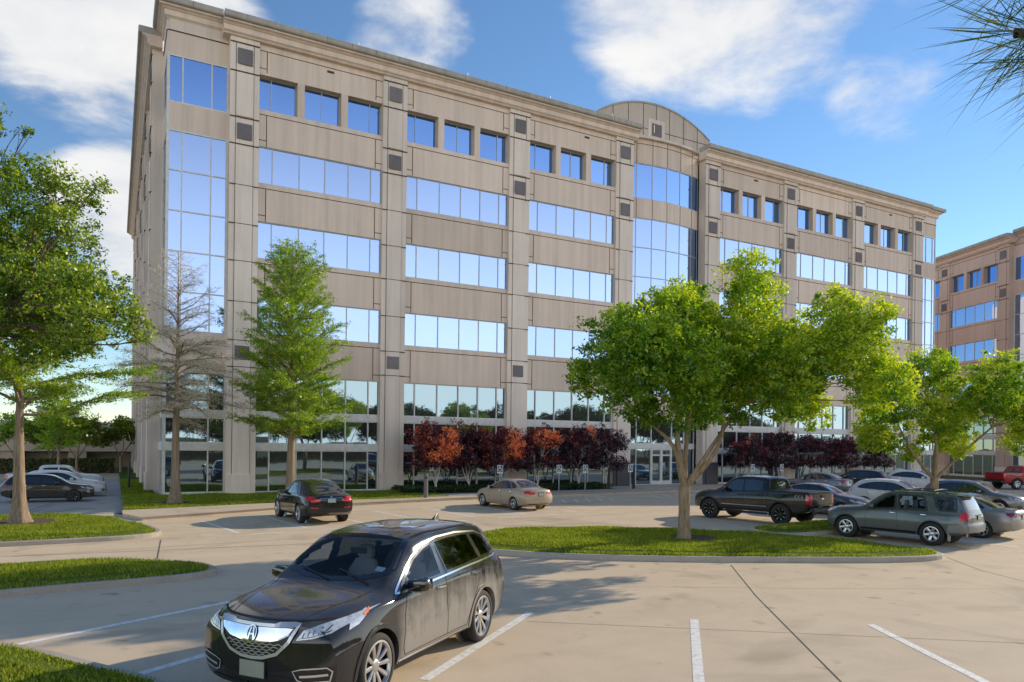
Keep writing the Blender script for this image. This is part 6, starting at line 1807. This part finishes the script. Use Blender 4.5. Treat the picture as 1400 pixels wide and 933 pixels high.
# left background: parking deck, small trees, hedge
def small_tree(x, y, label_, leaf, seed, sc=1.0, group='small trees before the parking deck', h=1.0):
    rng = np.random.default_rng(seed); lobes = []
    for k in range(11):
        a = k*2.4; rr = 1.9*math.sqrt((k+.2)/11)
        lobes.append((rr*math.cos(a)*sc, rr*math.sin(a)*sc, (3.6 + 1.1*math.cos(rr*.9) + rng.normal()*.35)*h, .85*sc))
    return broadleaf('small_tree', label_, 'tree', (x, y, 0), 0, lobes, 1.5, .13, [(-.9, .2, 3.0*h), (.2, -.5, 3.3*h), (.9, .4, 3.0*h)], leaf, MAT['bark_pale'], .22, .85, seed, group, .45, 22, [.55+rng.normal()*.1 for _ in range(11)])
small_tree(-8.6, 31.5, 'yellow green young tree in front of the parking deck, near its middle', MAT['leaf_yellow'], 41, 1.15)
small_tree(-5.1, 33.5, 'bright yellow tree at the corner of the office building in the left background', MAT['leaf_yellow'], 42, 1.05)
small_tree(-13.6, 35, 'green tree in the left background behind the trunk of the cypress', MAT['leaf_feather'], 43, 1.0)
small_tree(-11.0, 38, 'olive green tree half hidden by the white tower of the deck', MAT['leaf_yellow'], 44, .9)
conifer('cypress_tree', 'young feathery cypress in front of the parking deck', (-9.6, 24.0, 0), 0, 7.0, 2.3, [(0, 2.3), (.4, 2.0), (1, .3)], .14, MAT['leaf_feather'], MAT['bark_pale'], 14, 34, 9, 26, .2, .07, .25, .15, tint=.7)
MAT['leaf_hedge'] = leaf_mat('hedge_leaf', [(0, (.015, .04, .008)), (.6, (.06, .12, .02)), (1, (.16, .23, .04))], .35)
def hedge(name, label_, x0, x1, y0, y1, h, n, seed, mat='leaf_hedge', size=.13):
    rng = np.random.default_rng(seed)
    root = thing(name, label_, 'hedge', ((x0+x1)/2, (y0+y1)/2, 0)); ox, oy = root.location.x, root.location.y
    m = MB(); m.box(x0+.12-ox, x1-.12-ox, y0+.12-oy, y1-.12-oy, 0, h-.12); core = m.build('branches', MAT['bark_dark'], root)
    u = rng.random((n, 3)); ax = rng.integers(0, 3, n)
    P = np.c_[x0-ox+(x1-x0)*u[:, 0], y0-oy+(y1-y0)*u[:, 1], h*u[:, 2]]
    k = ax == 0; P[k, 2] = h; k = ax == 1; P[k, 1] = np.where(u[k, 0] > .0, y0-oy, y1-oy)
    P += rng.normal(size=(n, 3))*.06
    Nn = unit(rng.normal(size=(n, 3)) + np.array([0, -.4, .6])); T = unit(np.cross(Nn, rng.normal(size=(n, 3)))); s = size*rng.uniform(.7, 1.3, n)
    V = leaf_faces(P, T, Nn, s, s*.6)
    np_mesh('leaves', V.reshape(-1, 3), np.arange(4*n).reshape(n, 4), MAT[mat], root, attr=rng.random(n))
    return root
hedge('hedge', 'long clipped green hedge across the end of the side lot', -34, -5.6, 35.4, 36.6, 1.25, 9000, 51, size=.2)

def parking_deck():
    root = thing('parking_deck', 'low beige concrete parking deck with dark openings in the left background', 'parking deck', (-22, 52, 0))
    def mb(): m = MB(); m.off = root.location; return m
    beige = concrete('deck_concrete', (.66, .54, .41), .8, .4, 20); white = concrete('deck_white', (.78, .76, .72), .85, .3, 20)
    m = mb(); m.box(-60, 16, 48.0, 70, -.6, 1.7); m.build('inner_level', concrete('deck_inside', (.34, .27, .20), .7, .4, 20), root)
    for x in range(-58, 16, 6):
        m = mb(); m.box(x, x+1.7, 46.4, 48.0, -.4, 1.9); m.build('pier', beige, root)
    for z0, z1, y, mt in ((1.9, 3.4, 46.1, beige), (4.3, 5.1, 46.6, white)):
        m = mb(); m.box(-60, 16, y, y+.6, z0, z1); m.build('parapet', mt, root)
    m = mb(); m.box(-60, 16, 47.2, 70, 3.35, 3.5); m.build('deck_slab', beige, root)
    for x in range(-58, 16, 6):
        m = mb(); m.box(x+.4, x+.9, 46.8, 47.3, 3.5, 4.3); m.build('column', white, root)
    m = mb(); m.box(-12.8, -9.0, 45.4, 46.0, 3.2, 6.4); m.box(-12.9, -8.9, 45.39, 50, 6.4, 6.6); m.build('stair_tower', white, root)
    return root
parking_deck()

# across the road behind the camera: what the ground floor glass mirrors
small = small_tree(-30, -78, 'dark green street tree beyond the lot, mirrored in the ground floor glass', MAT['leaf_dark'], 61, 1.75, 'street trees mirrored in the glass', 1.4)
rg = random.Random(4)
for k in range(1, 44):
    o = copy_tree(small); o.location = (-30 + k*3.6 + rg.uniform(-1, 1), -76 + rg.uniform(-4, 4), 0); o.rotation_euler.z = rg.uniform(0, 6); s = rg.uniform(.95, 1.35); o.scale = (s, s, s*rg.uniform(.9, 1.15))
hedge('hedge', 'hedge across the road mirrored low in the ground floor glass', -60, 150, -71, -69.6, 1.3, 14000, 52, size=.3)
sheet('verge', [(-60, -69), (150, -69), (150, -62), (-60, -62)], .02, MAT['turf'])

# ------------------------------------------------------------------ small things
def bollard(x, y, text, h=1.1, r=.09, mat='medallion'):
    t = thing('bollard_light', text, 'bollard', (x, y, .13))
    m = MB(); m.tube([(0, 0, 0), (0, 0, h*.78)], r, 12); m.build('post', MAT[mat], t, smooth=True)
    m = MB(); m.tube([(0, 0, h*.78), (0, 0, h*.86)], r*.8, 12); m.build('lamp_ring', MAT['trim'], t, smooth=True)
    m = MB(); m.tube([(0, 0, h*.86), (0, 0, h*.96), (0, 0, h)], [r*1.02, r*1.02, r*.6], 12); m.build('cap', MAT[mat], t, smooth=True)
bollard(9.75, -6.75, 'grey round bollard at the left end of the gravel bed', 1.35, .12)
bollard(26.9, -3.5, 'black round bollard beside the granite plinth at the entrance', 1.3, .11, 'trim')
def sign(x, y, text, rz=0):
    t = thing('parking_sign', text, 'sign', (x, y, .13), rz, 'accessible parking signs')
    m = MB(); m.tube([(0, .02, 0), (0, .02, 1.65)], .03, 6); m.build('post', MAT['mullion'], t)
    m = MB(); m.box(-.20, .20, -.02, 0, 1.2, 1.72); p = m.build('sign_plate', MAT['white_paint'], t)
    m = MB(); y_ = -.024
    m.face([(-.165, y_, 1.27), (.165, y_, 1.27), (.165, y_, 1.69), (-.165, y_, 1.69)], 0)
    def st(pts, w):
        pts = [Vector(q) for q in pts]
        for k in range(len(pts)-1):
            d = (pts[k+1]-pts[k]).normalized(); n = Vector((-d.y, d.x))*w/2
            m.face([(*( (pts[k]+n).x, y_-.004), (pts[k]+n).y), ((pts[k]-n).x, y_-.004, (pts[k]-n).y), ((pts[k+1]-n).x, y_-.004, (pts[k+1]-n).y), ((pts[k+1]+n).x, y_-.004, (pts[k+1]+n).y)], 1)
    m.face([(-.04+.035*math.cos(k*PI/5), y_-.004, 1.655+.035*math.sin(k*PI/5)) for k in range(10)], 1)
    st([(-.04, 1.62), (-.035, 1.50), (.07, 1.50), (.11, 1.40), (.15, 1.41)], .04)
    st([(-.035, 1.56), (.05, 1.56)], .03)
    st([(-.02 + .11*math.cos(R(a)), 1.43 + .11*math.sin(R(a))) for a in range(110, 360, 25)], .028)
    m.build('wheelchair_symbol', [MAT['sign_dark'], MAT['white_paint']], p)
MAT['sign_dark'] = plain('sign_blue', (.03, .05, .10), .5)
for k, (x, y, txt) in enumerate(((15.9, -3.95, 'white parking sign directly behind the roof of the beige saloon'), (20.3, -4.0, 'white parking sign under the plum with the painted sunlit top, just right of the beige saloon'), (22.4, -4.0, 'white parking sign under the dark plums, middle of the left row'), (26.4, -3.75, 'white parking sign in front of the granite plinth at the entrance'), (37.9, -4.2, 'white parking sign right of the entrance above the black pickup'), (41.0, -4.3, 'white parking sign under the purple plums above the pickup bed'))): sign(x, y, txt)
m = MB()
def wheel_stop(x, y, rz, text):
    m = MB(); m.v = [(-.9, -.08, 0), (.9, -.08, 0), (.9, .08, 0), (-.9, .08, 0), (-.85, -.05, .12), (.85, -.05, .12), (.85, .05, .12), (-.85, .05, .12)]
    m.f = [(0, 1, 5, 4), (1, 2, 6, 5), (2, 3, 7, 6), (3, 0, 4, 7), (4, 5, 6, 7)]; m.m = [0]*5
    o = m.build('wheel_stop', MAT['kerb']); o.location = (x, y, .005); o.rotation_euler.z = rz
    tag(o, text, 'wheel stop')
wheel_stop(20.0, -8.5, .12, 'concrete wheel stop on the paving in front of the gravel bed')
for y, txt in ((9.0, 'thin dark post on the side lawn, farther of the two'), (6.6, 'thin dark post on the side lawn, nearer of the two')):
    t = thing('garden_post', txt, 'post', (-4.8, y, .13)); m = MB(); m.tube([(0, 0, 0), (0, 0, 1.55)], .05, 8); m.build('post', MAT['trim'], t)
    m = MB(); m.tube([(0, 0, 1.55), (0, 0, 1.66)], [.065, .04], 8); m.build('cap', MAT['trim'], t)
